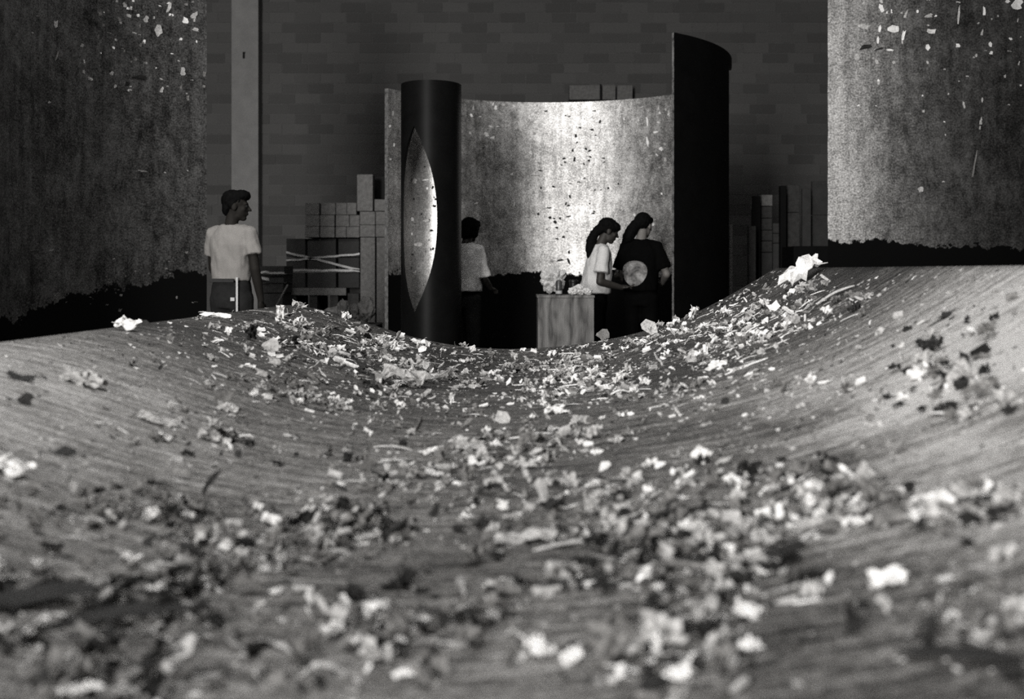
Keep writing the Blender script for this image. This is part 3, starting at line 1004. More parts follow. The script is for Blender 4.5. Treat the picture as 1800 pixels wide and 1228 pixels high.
brspots = [(855, 236, 10, 12, 0, 20), (862, 222, 8, 8, 0, 20), (866, 242, 10, 10, 0, 20), (844, 205, 5, 10, 1, 15), (832, 190, 4, 16, 1, 10), (905, 250, 6, 14, 1, 12), (940, 235, 6, 10, 1, 14), (880, 200, 7, 8, 1, 18),
           (1138, 215, 5, 30, 0, 8), (1139, 250, 5, 30, 0, 8), (1158, 190, 4, 18, 1, 8), (1162, 262, 8, 9, 0, 18), (1152, 232, 12, 5, 0, 14), (1170, 280, 7, 8, 1, 18), (1176, 200, 5, 20, 1, 10),
           (1045, 195, 8, 5, 3, 12), (1055, 214, 5, 8, 3, 14), (1040, 228, 7, 5, 3, 14), (1030, 262, 6, 5, 3, 14), (1010, 280, 5, 10, 3, 12), (1018, 320, 8, 4, 3, 14), (1002, 345, 4, 10, 3, 12), (1035, 330, 6, 5, 3, 14),
           (1000, 380, 10, 4, 3, 14), (978, 400, 6, 5, 3, 14), (965, 365, 10, 5, 3, 14), (985, 457, 16, 4, 3, 14), (1000, 460, 5, 14, 3, 14), (690, 200, 6, 10, 1, 14), (684, 222, 6, 6, 0, 25), (692, 255, 6, 7, 0, 18), (686, 280, 6, 6, 0, 18),
           (890, 280, 6, 6, 1, 15), (925, 330, 8, 5, 1, 15), (1100, 300, 6, 6, 1, 15), (1120, 340, 6, 8, 1, 15), (1085, 260, 7, 6, 1, 15), (870, 330, 5, 6, 1, 15), (950, 300, 8, 5, 3, 14), (1062, 285, 7, 4, 3, 14), (1148, 395, 6, 9, 0, 15)]
for _ in range(46):
    brspots.append((rng.gauss(1015, 32), rng.uniform(190, 450), rng.uniform(3.5, 8), rng.uniform(3, 8), 3, 12))
for _ in range(60):
    x = rng.choice((rng.uniform(815, 950), rng.uniform(1080, 1182), rng.uniform(815, 950)))
    brspots.append((x, 180 + 260 * rng.random() ** 1.4, rng.uniform(3, 7), rng.uniform(3, 10), rng.choice((0, 1, 1)), rng.uniform(10, 30)))
brspots = [q for q in brspots if not (1010 < q[0] < 1090 and q[1] > 385)]
peel(bright, bright_b, 0.38, 9.5, 2.0, True, brspots)
tspots = [(728, 318, 14, 10, 1, 20), (748, 316, 12, 8, 0, 20), (724, 385, 9, 12, 0, 22), (748, 388, 12, 6, 1, 18), (735, 430, 20, 8, 1, 14), (728, 480, 9, 14, 1, 14), (762, 300, 8, 6, 3, 14), (760, 330, 5, 12, 3, 12), (764, 362, 7, 7, 3, 14), (758, 405, 8, 7, 3, 14), (735, 345, 22, 5, 2, 8)]
for _ in range(16): tspots.append((rng.uniform(722, 768), rng.uniform(280, 490), rng.uniform(2.5, 6), rng.uniform(3, 7), rng.choice((0, 3, 3)), 14))
peel(tube, Vector((TX, TY, 0)), TX, TY, TR - TT, True, tspots)

# ---------------------------------------------------------------- timber stacks
DT = 13.0


def timber(x0, x1, y0, y1, lab, m, depth=0.7, Y=DT, group='sawn timbers stacked left of the black tube', ground=False, cat='timber', name='timber'):
    A, B = px(x0 + 0.4, y0 + 0.3, Y), px(x1 - 0.4, y1 - 0.3, Y)
    zb = 0.0 if ground else B.z
    w_ = (B.x - A.x) / 2
    o = link(name, boxme(name, -w_, w_, 0, depth, 0, A.z - zb, m, 0.004), None, ((A.x + B.x) / 2, Y + random.uniform(-0.012, 0.012), zb))
    return tag(o, lab, cat, group)


Lr_ = 'of the left timber stack'
timber(627, 655.5, 306, 371, f'tall timber stub standing on top, {Lr_}', m_timber, 0.2)
timber(658, 678, 350, 371, f'small timber end right of the tall stub, {Lr_}', m_timber)
timber(656.5, 676, 309, 349.5, f'black board leaning behind the tall stub, {Lr_}', m_black, 0.05, 13.45)
for k, (a, b) in enumerate(((536, 561), (564, 590), (590, 609.5), (609.5, 627))):
    timber(a, b, 356, 377.5, f'timber end, {("first", "second", "third", "fourth")[k]} from the left in the top row {Lr_}', m_timber)
for k, (a, b) in enumerate(((536, 561.5), (562.5, 588.5), (590, 614), (614, 632), (632, 659.5), (660, 678))):
    timber(a, b, 377.5 if k < 4 else 371.5, 398 if k < 4 else 395, f'timber end, {("first", "second", "third", "fourth", "fifth", "sixth")[k]} from the left in the middle row {Lr_}', m_timber)
for k, (a, b) in enumerate(((536, 561.5), (562.5, 588.5), (590, 609), (609, 632), (632, 659.5), (660, 678))):
    timber(a, b, 398 if k < 4 else 395, 417.5 if k < 4 else 416.5, f'timber end, {("first", "second", "third", "fourth", "fifth", "sixth")[k]} from the left in the bottom row {Lr_}', m_timber)
timber(633, 659.5, 417, 532, f'thick upright timber post under the right of the rows {Lr_}', m_timber, 0.3, ground=True)
timber(661.5, 678, 417, 505, f'narrower upright timber post beside the thick one {Lr_}', m_timber, 0.3, ground=True)
# pallet of dark cartons bound with film
pal = empty('loaded_pallet', px(567, 0, DT + 0.05).xy.to_3d())
tag(pal, 'slatted wooden pallet under the film-wrapped cartons', 'pallet')
x0, x1 = px(502, 0, DT).x - pal.location.x, px(632, 0, DT).x - pal.location.x
ptop = px(0, 506, DT).z; pmid = px(0, 519, DT).z
link('deck_board', boxme('deck_board', x0, x1 - 0.18, 0, 0.12, pmid, ptop, m_timber, 0.003), pal)
for k in range(1, 5): link('deck_board', boxme('deck_board', x0, x1, 0.02 + k * 0.17, 0.14 + k * 0.17, pmid + 0.02, ptop, m_timber_dk), pal)
for k in range(4):
    xx = x0 + 0.02 + k * (x1 - x0 - 0.14) / 3
    link('stringer', boxme('stringer', xx, xx + 0.1, 0.02, 0.8, 0, pmid + 0.02, m_timber_dk), pal)
cols = ((503, 537), (540, 591), (594, 631.5))
for k, (a, b) in enumerate(cols):
    wnm = ('left', 'middle', 'right')[k]
    for j, (ya, yb) in enumerate(((419, 452), (452.5, 478), (478.5, 506))):
        timber(a, b, ya, yb, f'dark carton, {("top", "middle", "lowest")[j]} of the {wnm} column on the film-wrapped pallet', m_carton, 0.55, DT + 0.06, 'dark cartons on the pallet', False, 'carton', 'carton')


def strip(name, pts, wd, m, lab, cat, parent=None, thick=0.004):
    V, Fc = [], []
    for p, q in zip(pts, pts[1:] + [pts[-1]]):
        V += [p + Vector((0, 0, wd)), p - Vector((0, 0, wd)), p + Vector((0, thick, wd)), p + Vector((0, thick, -wd))]
    for k in range(len(pts) - 1):
        a = 4 * k
        Fc += [(a, a + 1, a + 5, a + 4), (a + 2, a + 6, a + 7, a + 3), (a, a + 4, a + 6, a + 2), (a + 1, a + 3, a + 7, a + 5)]
    Fc += [(0, 2, 3, 1), (4 * len(pts) - 4, 4 * len(pts) - 3, 4 * len(pts) - 1, 4 * len(pts) - 2)]
    o = link(name, mesh(name, V, Fc, m))
    return tag(o, lab, cat, 'film bands round the cartons')


def bandpts(x0, y0, x1, y1, n=12):
    return [px(x0 + (x1 - x0) * t / n, y0 + (y1 - y0) * t / n + random.uniform(-0.8, 0.8), DT + 0.04) for t in range(n + 1)]


strip('film_band', bandpts(503, 443, 632, 474), 0.014, m_film, 'pale film band slanting down to the right across the cartons', 'film band')
strip('film_band', bandpts(503, 458, 632, 446), 0.012, m_film, 'pale film band slanting up to the right across the cartons', 'film band')
strip('film_band', bandpts(503, 475, 632, 475.5), 0.015, m_film, 'level pale film band low round the cartons', 'film band')


def lump(name, center, r, m, seed, sub=3, amp=0.35, freq=2.5, parent=None, flat=True):
    bm = bmesh.new()
    bmesh.ops.create_icosphere(bm, subdivisions=sub, radius=1.0)
    o = Vector((seed * 7.3, seed * 1.7, 0))
    for v in bm.verts:
        n = v.co.normalized()
        d = 1 + amp * mnoise.noise(n * freq + o) + amp * 0.5 * (0.5 - abs(mnoise.noise(n * freq * 2.3 + o)))
        v.co = Vector((n.x * r[0], n.y * r[1], n.z * r[2])) * d
    zmin = min(v.co.z for v in bm.verts)
    for v in bm.verts: v.co.z -= zmin
    me = bpy.data.meshes.new(name)
    bm.to_mesh(me); bm.free()
    me.materials.append(m)
    ob = link(name, me, parent, center)
    return ob


# packing heap in front of the stack (stands on a carton so that it shows above the plate)
hb = px(612, 0, 11.6)
tag(link('trestle_box', boxme('trestle_box', -0.36, 0.36, -0.32, 0.25, 0, 0.50, m_timber_dk, 0.01), None, (hb.x, 11.6, 0)), 'low dark box under the crumpled packing heap', 'box')
for k, (x, yt, r, lb) in enumerate(((587, 531, (0.11, 0.10, 0.085), 'left'), (608, 522, (0.06, 0.07, 0.12), 'pointed middle'), (626, 530, (0.075, 0.08, 0.10), 'rounded'), (648, 527, (0.085, 0.09, 0.13), 'right'))):
    p = px(x, 0, 11.5 + 0.03 * k)
    tag(lump('packing_wad', (p.x, p.y - (0.15 if k % 2 else 0), 0.50), r, m_heap, 3 + k, 3, 0.5, 2.2), f'{lb} wad of grey crumpled packing in the heap left of the black tube', 'packing', 'grey wads of packing')

# low goods right of the man: wrapped bundle, stick
p = px(476, 0, 12.2)
b0 = px(0, 467, 12.2).z
for k, (ya, yb, mm, lb) in enumerate(((467, 481, m_carton, 'top'), (481.5, 497, m_carton, 'second'), (497.5, 515, m_timber_dk, 'third'), (515.5, 540, m_carton, 'lowest'))):
    timber(452, 500 - k, ya, yb, f'{lb} of the low dark packs stacked just right of the man', mm, 0.5, 12.2 + 0.02 * k, 'low packs by the man', k == 3, 'pack', 'goods_pack')
strip('film_band', [px(452 + k * 6, 480 + (-3 if k in (2, 3) else 0) + random.uniform(-1, 1), 12.17) for k in range(9)], 0.012, m_film, 'ruffled pale film over the low packs right of the man', 'film band')
strip('film_band', [px(453 + k * 4, 486 + 1.4 * k ** 0.8, 12.17) for k in range(6)], 0.016, m_film, 'loose drooping film tail on the low packs right of the man', 'film band')
a, b = px(481, 546, 11.9), px(506, 500, 11.9)


def rod(name, a, b, r, m, parent=None, n=8):
    d = (b - a); q = d.to_track_quat('Z', 'X').to_matrix()
    V, Fc = [], []
    for p in (a, b):
        for k in range(n):
            V.append(p + q @ Vector((r * math.cos(2 * PI * k / n), r * math.sin(2 * PI * k / n), 0)))
    for k in range(n): Fc.append((k, (k + 1) % n, n + (k + 1) % n, n + k))
    Fc += [tuple(range(n - 1, -1, -1)), tuple(range(n, 2 * n))]
    return mesh(name, V, Fc, m)


d = (a - b) / (a.z - b.z)
foot = b + d * (0.0 - b.z)
tag(link('leaning_stick', rod('leaning_stick', foot, b, 0.012, m_timber)), 'thin stick leaning by the low packs and the carton pallet', 'stick')

# right-hand stack, dim
Rg = 'dim timbers stacked right of the tall black plate'
Rr = 'in the dim right-hand stack'
timber(1322, 1337.5, 344, 470, f'black upright plank {Rr}', m_black, 0.04, 12.9, Rg, True)
timber(1338.5, 1358, 342, 362, f'lightest timber end, on top {Rr}', m_timber, 0.6, 13, Rg)
timber(1339, 1358, 362.5, 383, f'dark timber end under the lightest one {Rr}', m_timber_dk, 0.6, 13, Rg)
timber(1339, 1358, 383.5, 404, f'timber end in the middle {Rr}', m_timber_dk, 0.6, 13, Rg)
timber(1339, 1358, 404.5, 423, f'timber end below the middle {Rr}', m_timber_dk, 0.6, 13, Rg)
timber(1339, 1358, 423.5, 443, f'low timber end {Rr}', m_timber_dk, 0.6, 13, Rg)
timber(1339, 1358, 443.5, 560, f'lowest thick timber {Rr}', m_carton, 0.6, 13, Rg, True)
timber(1358.5, 1371, 392, 410, f'upper short timber beside the black post {Rr}', m_timber_dk, 0.6, 13, Rg)
timber(1358.5, 1371, 410.5, 427, f'lower short timber beside the black post {Rr}', m_timber_dk, 0.6, 13, Rg)
timber(1358.5, 1371, 427.5, 560, f'grounded timber beside the black post {Rr}', m_carton, 0.6, 13, Rg, True)
timber(1371.5, 1383, 326, 480, f'tall black post {Rr}', m_black, 0.08, 12.85, Rg, True)
timber(1384, 1406, 324, 373, f'upper grey panel right of the tall black post {Rr}', m_timber_dk, 0.3, 13.05, Rg)
timber(1384, 1406, 373.5, 560, f'lower grey panel right of the tall black post {Rr}', m_timber_dk, 0.3, 13.05, Rg, True)
timber(1410, 1426, 331, 560, f'narrow dark board by the right-hand plate {Rr}', m_carton, 0.06, 13.1, Rg, True)
timber(1427, 1475, 318, 378, f'upper dark panel half behind the right-hand plate {Rr}', m_carton, 0.06, 13.3, Rg)
timber(1427, 1475, 378.5, 560, f'lower dark panel half behind the right-hand plate {Rr}', m_carton, 0.06, 13.3, Rg, True)
timber(1316, 1329, 397, 560, f'short dim post in front of the black plank {Rr}', m_timber_dk, 0.1, 12.5, Rg, True)
timber(1282.5, 1288.5, 394, 560, f'slim pale post right against the tall black plate', m_timber, 0.05, 11.6, None, True, 'post', 'timber_post')
timber(1395, 1458, 432, 560, f'low black crate in front of the dark panels, left of the right-hand plate', m_black, 0.5, 11.5, None, True, 'crate', 'crate')

# ---------------------------------------------------------------- plywood box and what stands on it
BY = 8.6
A, B = px(945.5, 519, BY), px(1044, 519, BY)
bw, bh = B.x - A.x, A.z
box = empty('plywood_box', ((A.x + B.x) / 2, BY, 0))
tag(box, 'tall plywood box with wavy grain, in front of the two women', 'box')
link('front_panel', boxme('front_panel', -bw / 2, bw / 2, 0, 0.018, 0, bh - 0.018, m_ply), box)
link('back_panel', boxme('back_panel', -bw / 2, bw / 2, 0.42, 0.438, 0, bh - 0.018, m_ply), box)
for sx in (-1, 1):
    xx = sx * (bw / 2 - 0.009)
    link('side_panel', boxme('side_panel', xx - 0.009, xx + 0.009, 0.018, 0.42, 0, bh - 0.018, m_ply_side), box)
link('top_panel', boxme('top_panel', -bw / 2 - 0.006, bw / 2 + 0.006, -0.006, 0.444, bh - 0.018, bh, m_ply), box)


def lathe(name, prof_, m, parent=None, loc=None, n=24):
    V, Fc = [], []
    for r, z in prof_:
        for k in range(n):
            V.append((r * math.cos(2 * PI * k / n), r * math.sin(2 * PI * k / n), z))
    for j in range(len(prof_) - 1):
        for k in range(n):
            Fc.append((j * n + k, j * n + (k + 1) % n, (j + 1) * n + (k + 1) % n, (j + 1) * n + k))
    Fc += [tuple(range(n - 1, -1, -1)), tuple((len(prof_) - 1) * n + k for k in range(n))]
    return link(name, mesh(name, V, Fc, m, True), parent, loc)


cp = px(982.5, 0, BY + 0.10)
can = empty('spray_can', (cp.x, cp.y, bh))
tag(can, 'slim grey spray can standing on the plywood box', 'spray can')
lathe('can_body', [(0.026, 0), (0.028, 0.004), (0.028, 0.112), (0.024, 0.120), (0.014, 0.127)], m_can, can)
lathe('label_band', [(0.0284, 0.012), (0.0286, 0.014), (0.0286, 0.036), (0.0284, 0.038)], m_canlabel, can.children[0])
lathe('spray_cap', [(0.012, 0.1265), (0.012, 0.140), (0.008, 0.147)], m_canlabel, can)
kp = px(1008, 0, BY + 0.22)
cup = empty('black_cup', (kp.x, kp.y, bh))
tag(cup, 'small black tub on the plywood box behind the crumpled paper', 'tub')
lathe('tub_body', [(0.033, 0), (0.034, 0.03), (0.036, 0.10), (0.036, 0.104)], m_blackplastic, cup)
lathe('lid', [(0.038, 0.1045), (0.039, 0.108), (0.039, 0.124), (0.034, 0.128)], m_blackplastic, cup)
for k, (x, r, dy, lb) in enumerate(((1007, (0.036, 0.035, 0.028), 0.08, 'small left'), (1019, (0.05, 0.045, 0.042), 0.12, 'large middle'), (1033, (0.034, 0.035, 0.024), 0.07, 'small right'))):
    p = px(x, 0, BY + dy)
    tag(lump('paper_wad', (p.x, p.y, bh), r, m_paper, 20 + k, 3, 0.55, 2.6), f'{lb} wad of crumpled white paper on the plywood box', 'paper', 'crumpled paper on the box')
p = px(972, 0, BY + 0.33)
tag(lump('plastic_bag', (p.x, p.y, bh), (0.095, 0.055, 0.10), m_bag, 31, 4, 0.5, 3.0), 'pale slumped plastic bag behind the spray can on the box', 'plastic bag')


# ---------------------------------------------------------------- people
def remesh_obj(name, prims, voxel, m, smooth_it=5, wr=0.0, wfreq=14.0, parent=None):
    V, Fc = [], []

    def add(v, f):
        k = len(V); V.extend(v); Fc.extend(tuple(i + k for i in q) for q in f)
    for pr in prims:
        if pr[0] == 'ell':
            _, c, r, rot = pr
            bm = bmesh.new(); bmesh.ops.create_uvsphere(bm, u_segments=20, v_segments=12, radius=1.0)
            Mx = rot if rot is not None else Matrix.Identity(3)
            v = [Vector(c) + Mx @ Vector((q.co.x * r[0], q.co.y * r[1], q.co.z * r[2])) for q in bm.verts]
            bm.verts.index_update()
            f = [tuple(q.index for q in fc.verts) for fc in bm.faces]
            bm.free(); add(v, f)
        elif pr[0] == 'chain':
            pts = pr[1]                   # [(p, r), ...] tapered rounded chain
            n = 14
            flat = len(pr) > 2
            for ip, ((p0, r0), (p1, r1)) in enumerate(zip(pts, pts[1:])):
                p0, p1 = Vector(p0), Vector(p1)
                q = (p1 - p0).to_track_quat('Z', 'X').to_matrix()
                st = []
                for t in (-80, -50, -20, 0): st.append((p0 + q @ Vector((0, 0, r0 * math.sin(R_(t)))), r0 * math.cos(R_(t))))
                for t in ((0,) if flat and ip == len(pts) - 2 else (0, 20, 50, 80)): st.append((p1 + q @ Vector((0, 0, r1 * math.sin(R_(t)))), r1 * math.cos(R_(t))))
                v, f = [], []
                for c, r in st:
                    for k in range(n): v.append(c + q @ Vector((r * math.cos(2 * PI * k / n), r * math.sin(2 * PI * k / n), 0)))
                for j in range(len(st) - 1):
                    for k in range(n): f.append((j * n + k, j * n + (k + 1) % n, (j + 1) * n + (k + 1) % n, (j + 1) * n + k))
                f += [tuple(range(n - 1, -1, -1)), tuple((len(st) - 1) * n + k for k in range(n))]
                add(v, f)
        elif pr[0] == 'loft':
            _, st = pr                    # [(x, y, z, rx, ry)]
            n = 28
            v, f = [], []
            for (x, y, z, rx, ry) in st:
                for k in range(n):
                    a = 2 * PI * k / n
                    ca, sa = math.cos(a), math.sin(a)
                    v.append(Vector((x + rx * math.copysign(abs(ca) ** 0.85, ca), y + ry * math.copysign(abs(sa) ** 0.85, sa), z)))
            for j in range(len(st) - 1):
                for k in range(n): f.append((j * n + k, j * n + (k + 1) % n, (j + 1) * n + (k + 1) % n, (j + 1) * n + k))
            f += [tuple(range(n - 1, -1, -1)), tuple((len(st) - 1) * n + k for k in range(n))]
            add(v, f)
    me0 = mesh(name + '_rough', V, Fc)
    bm = bmesh.new(); bm.from_mesh(me0); bmesh.ops.recalc_face_normals(bm, faces=bm.faces); bm.to_mesh(me0); bm.free()
    tmp = bpy.data.objects.new(name + '_rough', me0); C.objects.link(tmp)
    md = tmp.modifiers.new('r', 'REMESH'); md.mode = 'VOXEL'; md.voxel_size = voxel; md.use_smooth_shade = True
    ms = tmp.modifiers.new('s', 'SMOOTH'); ms.factor = 0.5; ms.iterations = smooth_it
    dg = bpy.context.evaluated_depsgraph_get()
    me = bpy.data.meshes.new_from_object(tmp.evaluated_get(dg))
    bpy.data.objects.remove(tmp); bpy.data.meshes.remove(me0)
    me.name = name
    me.materials.clear(); me.materials.append(m)
    if wr > 0:
        nn = [v.normal.copy() for v in me.vertices]
        for v, n in zip(me.vertices, nn):
            c = v.co
            q = Vector((c.x * wfreq, c.y * wfreq, c.z * wfreq * 0.55 + c.x * 5))
            v.co = c + n * wr * (mnoise.noise(q) + 0.5 * mnoise.noise(q * 2.3))
    me.polygons.foreach_set('use_smooth', [True] * len(me.polygons))
    me.update()
    return link(name, me, parent)


def hand_prims(wrist, d, nrm, side, k=1.0, curl=0.5):
    """palm and five fingers; d along the hand, nrm to the palm side, side to the thumb"""
    wrist, d, nrm, side = Vector(wrist), Vector(d).normalized(), Vector(nrm).normalized(), Vector(side).normalized()
    pr = []
    Mx = Matrix((side, d, nrm)).transposed()
    pr.append(('ell', wrist + d * 0.05 * k, (0.04 * k, 0.052 * k, 0.017 * k), Mx))
    for off, ln in ((0.028, 0.068), (0.010, 0.076), (-0.009, 0.071), (-0.027, 0.056)):
        p0 = wrist + d * 0.085 * k + side * off * k
        d1 = (d * math.cos(curl * 0.6) + nrm * math.sin(curl * 0.6))
        d2 = (d * math.cos(curl * 1.8) + nrm * math.sin(curl * 1.8))
        p1 = p0 + d1 * ln * 0.5 * k
        p2 = p1 + d2 * ln * 0.5 * k
        pr.append(('chain', [(p0 - d * 0.02, 0.0095 * k), (p1, 0.009 * k), (p2, 0.0078 * k)]))
    t0 = wrist + d * 0.025 * k + side * 0.028 * k
    t1 = t0 + (d * 0.6 + side * 0.7).normalized() * 0.035 * k
    t2 = t1 + (d * 0.9 + side * 0.15 + nrm * 0.4).normalized() * 0.032 * k
    pr.append(('chain', [(t0, 0.012 * k), (t1, 0.011 * k), (t2, 0.009 * k)]))
    return pr


def person(label, loc, rz, H, head_yaw, head_pitch, arms, stance, shirt, skin, m_shirt, m_pants, hair, lean=0.0, hem=1.02, female=False, sleeve=0.62, wr=0.011):
    k = H / 1.75
    root = empty('person', loc, rz)
    tag(root, label, 'person')

    def S(*v): return tuple(q * k for q in v)

    def ln(p):                      # lean of the upper body about the hips
        p = Vector(p); h = p.z - 0.95 * k
        return p if h <= 0 else Vector((p.x, p.y + h * math.sin(lean), p.z - h * (1 - math.cos(lean))))
    sw = 0.160 if female else 0.172
    hipw = 0.088
    # head frame
    neck = ln(Vector(S(0, -0.005, 1.47)))
    HR = Matrix.Rotation(head_yaw, 3, 'Z') @ Matrix.Rotation(-head_pitch, 3, 'X')
    hc = neck + HR @ Vector(S(0, 0.03, 0.155))
    kk = k if not female else k * 1.0

    def hp(x, y, z): return hc + HR @ Vector((x * kk, y * kk, z * kk))

    def he(c, r): return ('ell', hp(*c), tuple(q * kk for q in r), HR)
    body = [he((0, -0.012, 0.032), (0.074, 0.092, 0.088)), he((0, 0.028, -0.03), (0.060, 0.066, 0.082)), he((0, 0.058, -0.092), (0.030, 0.030, 0.024)), he((0, 0.02, -0.075), (0.052, 0.055, 0.035)),
            ('chain', [(hp(0, 0.088, 0.012), 0.009 * kk), (hp(0, 0.112, -0.026), 0.013 * kk)]), he((0, 0.072, 0.024), (0.050, 0.022, 0.016)), he((0, 0.088, -0.058), (0.024, 0.013, 0.012)),
            he((0.077, -0.008, -0.012), (0.012, 0.024, 0.033)), he((-0.077, -0.008, -0.012), (0.012, 0.024, 0.033)), he((0.036, 0.062, -0.022), (0.024, 0.02, 0.022)), he((-0.036, 0.062, -0.022), (0.024, 0.02, 0.022))]
    body.append(('chain', [(ln(S(0, -0.01, 1.40)), 0.062 * k), (neck, 0.054 * k), (hp(0, -0.02, -0.05), 0.050 * k)]))
    tor = [(0.86, 0.150, 0.100), (0.95, 0.158, 0.105), (1.05, 0.130, 0.090), (1.18, 0.138, 0.095), (1.30, 0.158, 0.100), (1.38, 0.160, 0.088), (1.43, 0.120, 0.068), (1.46, 0.07, 0.05)]
    st = []
    for z, rx, ry in tor:
        p = ln(S(0, 0, z)); st.append((p.x, p.y, p.z, rx * k, ry * k))
    body.append(('loft', st))
    shoes = []
    legs = []
    for sgn, (fx, fy) in zip((-1, 1), stance):
        hip = Vector(S(sgn * hipw, 0, 0.88)); ank = Vector(S(sgn * 0.10 + fx, fy, 0.075))
        kn = (hip + ank) / 2 + Vector(S(0, 0.025, 0.02))
        body.append(('chain', [(hip, 0.078 * k), (kn, 0.052 * k), (ank + Vector((0, 0, 0.12 * k)), 0.038 * k), (ank, 0.036 * k)]))
        body.append(('ell', ank + Vector(S(0, 0.06, -0.04)), S(0.036, 0.11, 0.03), None))
        legs.append(('chain', [(hip, 0.100 * k), (kn, 0.076 * k), (ank + Vector((0, 0, 0.02)), 0.068 * k)]))
        shoes.append([('ell', ank + Vector(S(0, 0.065, -0.035)), S(0.046, 0.135, 0.042), None), ('chain', [(ank + Vector(S(0, -0.01, -0.01)), 0.048 * k), (ank + Vector(S(0, -0.01, 0.03)), 0.046 * k)])])
    sl = []
    for sgn, arm in zip((-1, 1), arms):
        sh_ = ln(S(sgn * sw, -0.005, 1.405))
        el, wri, hd, hn, hs, curl = arm
        el, wri = Vector(S(*el)), Vector(S(*wri))
        body.append(('chain', [(ln(S(sgn * 0.10, 0, 1.38)), 0.052 * k), (sh_ + Vector((0, 0, -0.012)), 0.045 * k), (el, 0.038 * k)]))
        body.append(('chain', [(el, 0.040 * k), ((el * 0.65 + wri * 0.35), 0.039 * k), (wri, 0.026 * k)]))
        body += hand_prims(wri, hd, hn, hs, k * (0.92 if female else 1.0), curl)
        e = sh_ + (el - sh_) * sleeve
        sl.append(('chain', [(ln(S(sgn * 0.09, 0, 1.375)), 0.074 * k), (sh_ + Vector((0, 0, -0.012)), 0.060 * k), (e, (0.066 if not female else 0.078) * k)], 'flat'))
        sl.append(('chain', [(ln(S(sgn * 0.045, -0.005, 1.432)), 0.052 * k), (ln(S(sgn * 0.11, -0.005, 1.412)), 0.060 * k), (sh_ + Vector((0, 0, -0.005)), 0.060 * k)]))
    b = remesh_obj('body', body, 0.0075, skin, 4, 0, parent=root)
    # shirt
    st = []
    for z, rx, ry, dy in shirt:
        p = ln(S(0, dy, z)); st.append((p.x, p.y, p.z, rx * k, ry * k))
    remesh_obj('t_shirt', [('loft', st)] + sl, 0.010, m_shirt, 3, wr, 13, root)
    # trousers
    pel = [(hem + 0.05, 0.140, 0.098), (0.97, 0.165, 0.115), (0.88, 0.172, 0.120), (0.80, 0.165, 0.11)]
    st = [(0, 0, z * k, rx * k, ry * k) for z, rx, ry in pel][::-1]
    remesh_obj('trousers', [('loft', st)] + legs, 0.012, m_pants, 3, 0.005, 11, root)
    for sh in shoes: remesh_obj('shoe', sh, 0.011, m_shoe, 2, 0, parent=root)
    hr = []
    for q in hair:
        if q[0] == 'ell': hr.append(he(q[1], q[2]))
        else: hr.append(('chain', [(hp(*p), r * kk) for p, r in q[1]]))
    remesh_obj('hair', hr, 0.0085, m_hair, 2, 0.006, 60, root)
    for sgn in (-1, 1):
        bm = bmesh.new(); bmesh.ops.create_uvsphere(bm, u_segments=12, v_segments=8, radius=0.0115 * kk)
        me = bpy.data.meshes.new('eye'); bm.to_mesh(me); bm.free(); me.materials.append(m_eye)
        link('eye', me, root, hp(sgn * 0.031, 0.083, 0.004))
    return root, k


DN = (0, 0, -1)
# the man at the left: back to the camera, head turned right
mp = px(407, 0, 8.2)
tee_m = [(1.02, 0.158, 0.118, 0), (1.08, 0.160, 0.116, 0), (1.2, 0.166, 0.122, 0), (1.31, 0.184, 0.124, 0), (1.39, 0.176, 0.106, 0), (1.435, 0.130, 0.088, -0.005), (1.475, 0.078, 0.072, -0.005)]
man, mk_ = person('man in a white t-shirt and jeans seen from behind, beside the dark left plate', (mp.x, 8.2, 0), R_(-18), 1.74, R_(-64), R_(4),
                  [((-0.205, 0.05, 1.13), (-0.15, 0.16, 0.90), (0.05, 0.3, -1), (1, 0, 0), (0, 1, 0), 0.5), ((0.235, -0.03, 1.12), (0.24, 0.05, 0.865), (0, 0.25, -1), (-1, 0, 0), (0, 1, 0), 0.5)],
                  [(-0.02, 0.03), (0.03, -0.03)], tee_m, m_skin_dk, m_tee_man, m_jean,
                  [('ell', (0, -0.03, 0.045), (0.083, 0.094, 0.088)), ('ell', (0, 0.035, 0.088), (0.070, 0.072, 0.048)), ('ell', (0, 0.076, 0.092), (0.050, 0.032, 0.028)), ('ell', (0, -0.075, -0.02), (0.062, 0.035, 0.065)), ('ell', (0.068, -0.025, 0.01), (0.016, 0.03, 0.04)), ('ell', (-0.068, -0.025, 0.01), (0.016, 0.03, 0.04))], hem=1.03)
# belt, hip tag and the rule in his back pocket
belt = []
link('belt', boxme('belt', -0.12, 0.10, -0.128, -0.118, 1.005, 1.035, m_shoe, 0.002), [o for o in man.children if o.name.startswith('trousers')][0])
rt = px(417, 0, 8.0)
tool = empty('folding_rule', (px(416.5, 0, 8.05).x, 8.05, px(0, 541, 8.05).z - 0.04))
tag(tool, 'thin pale rule sticking up from the man\'s back pocket', 'rule')
link('rule_blade', boxme('rule_blade', -0.008, 0.008, -0.003, 0.003, 0, 0.28, m_canlabel), tool)
link('rule_clip', boxme('rule_clip', -0.05, -0.018, -0.006, 0.0, 0.095, 0.122, m_canlabel), tool)

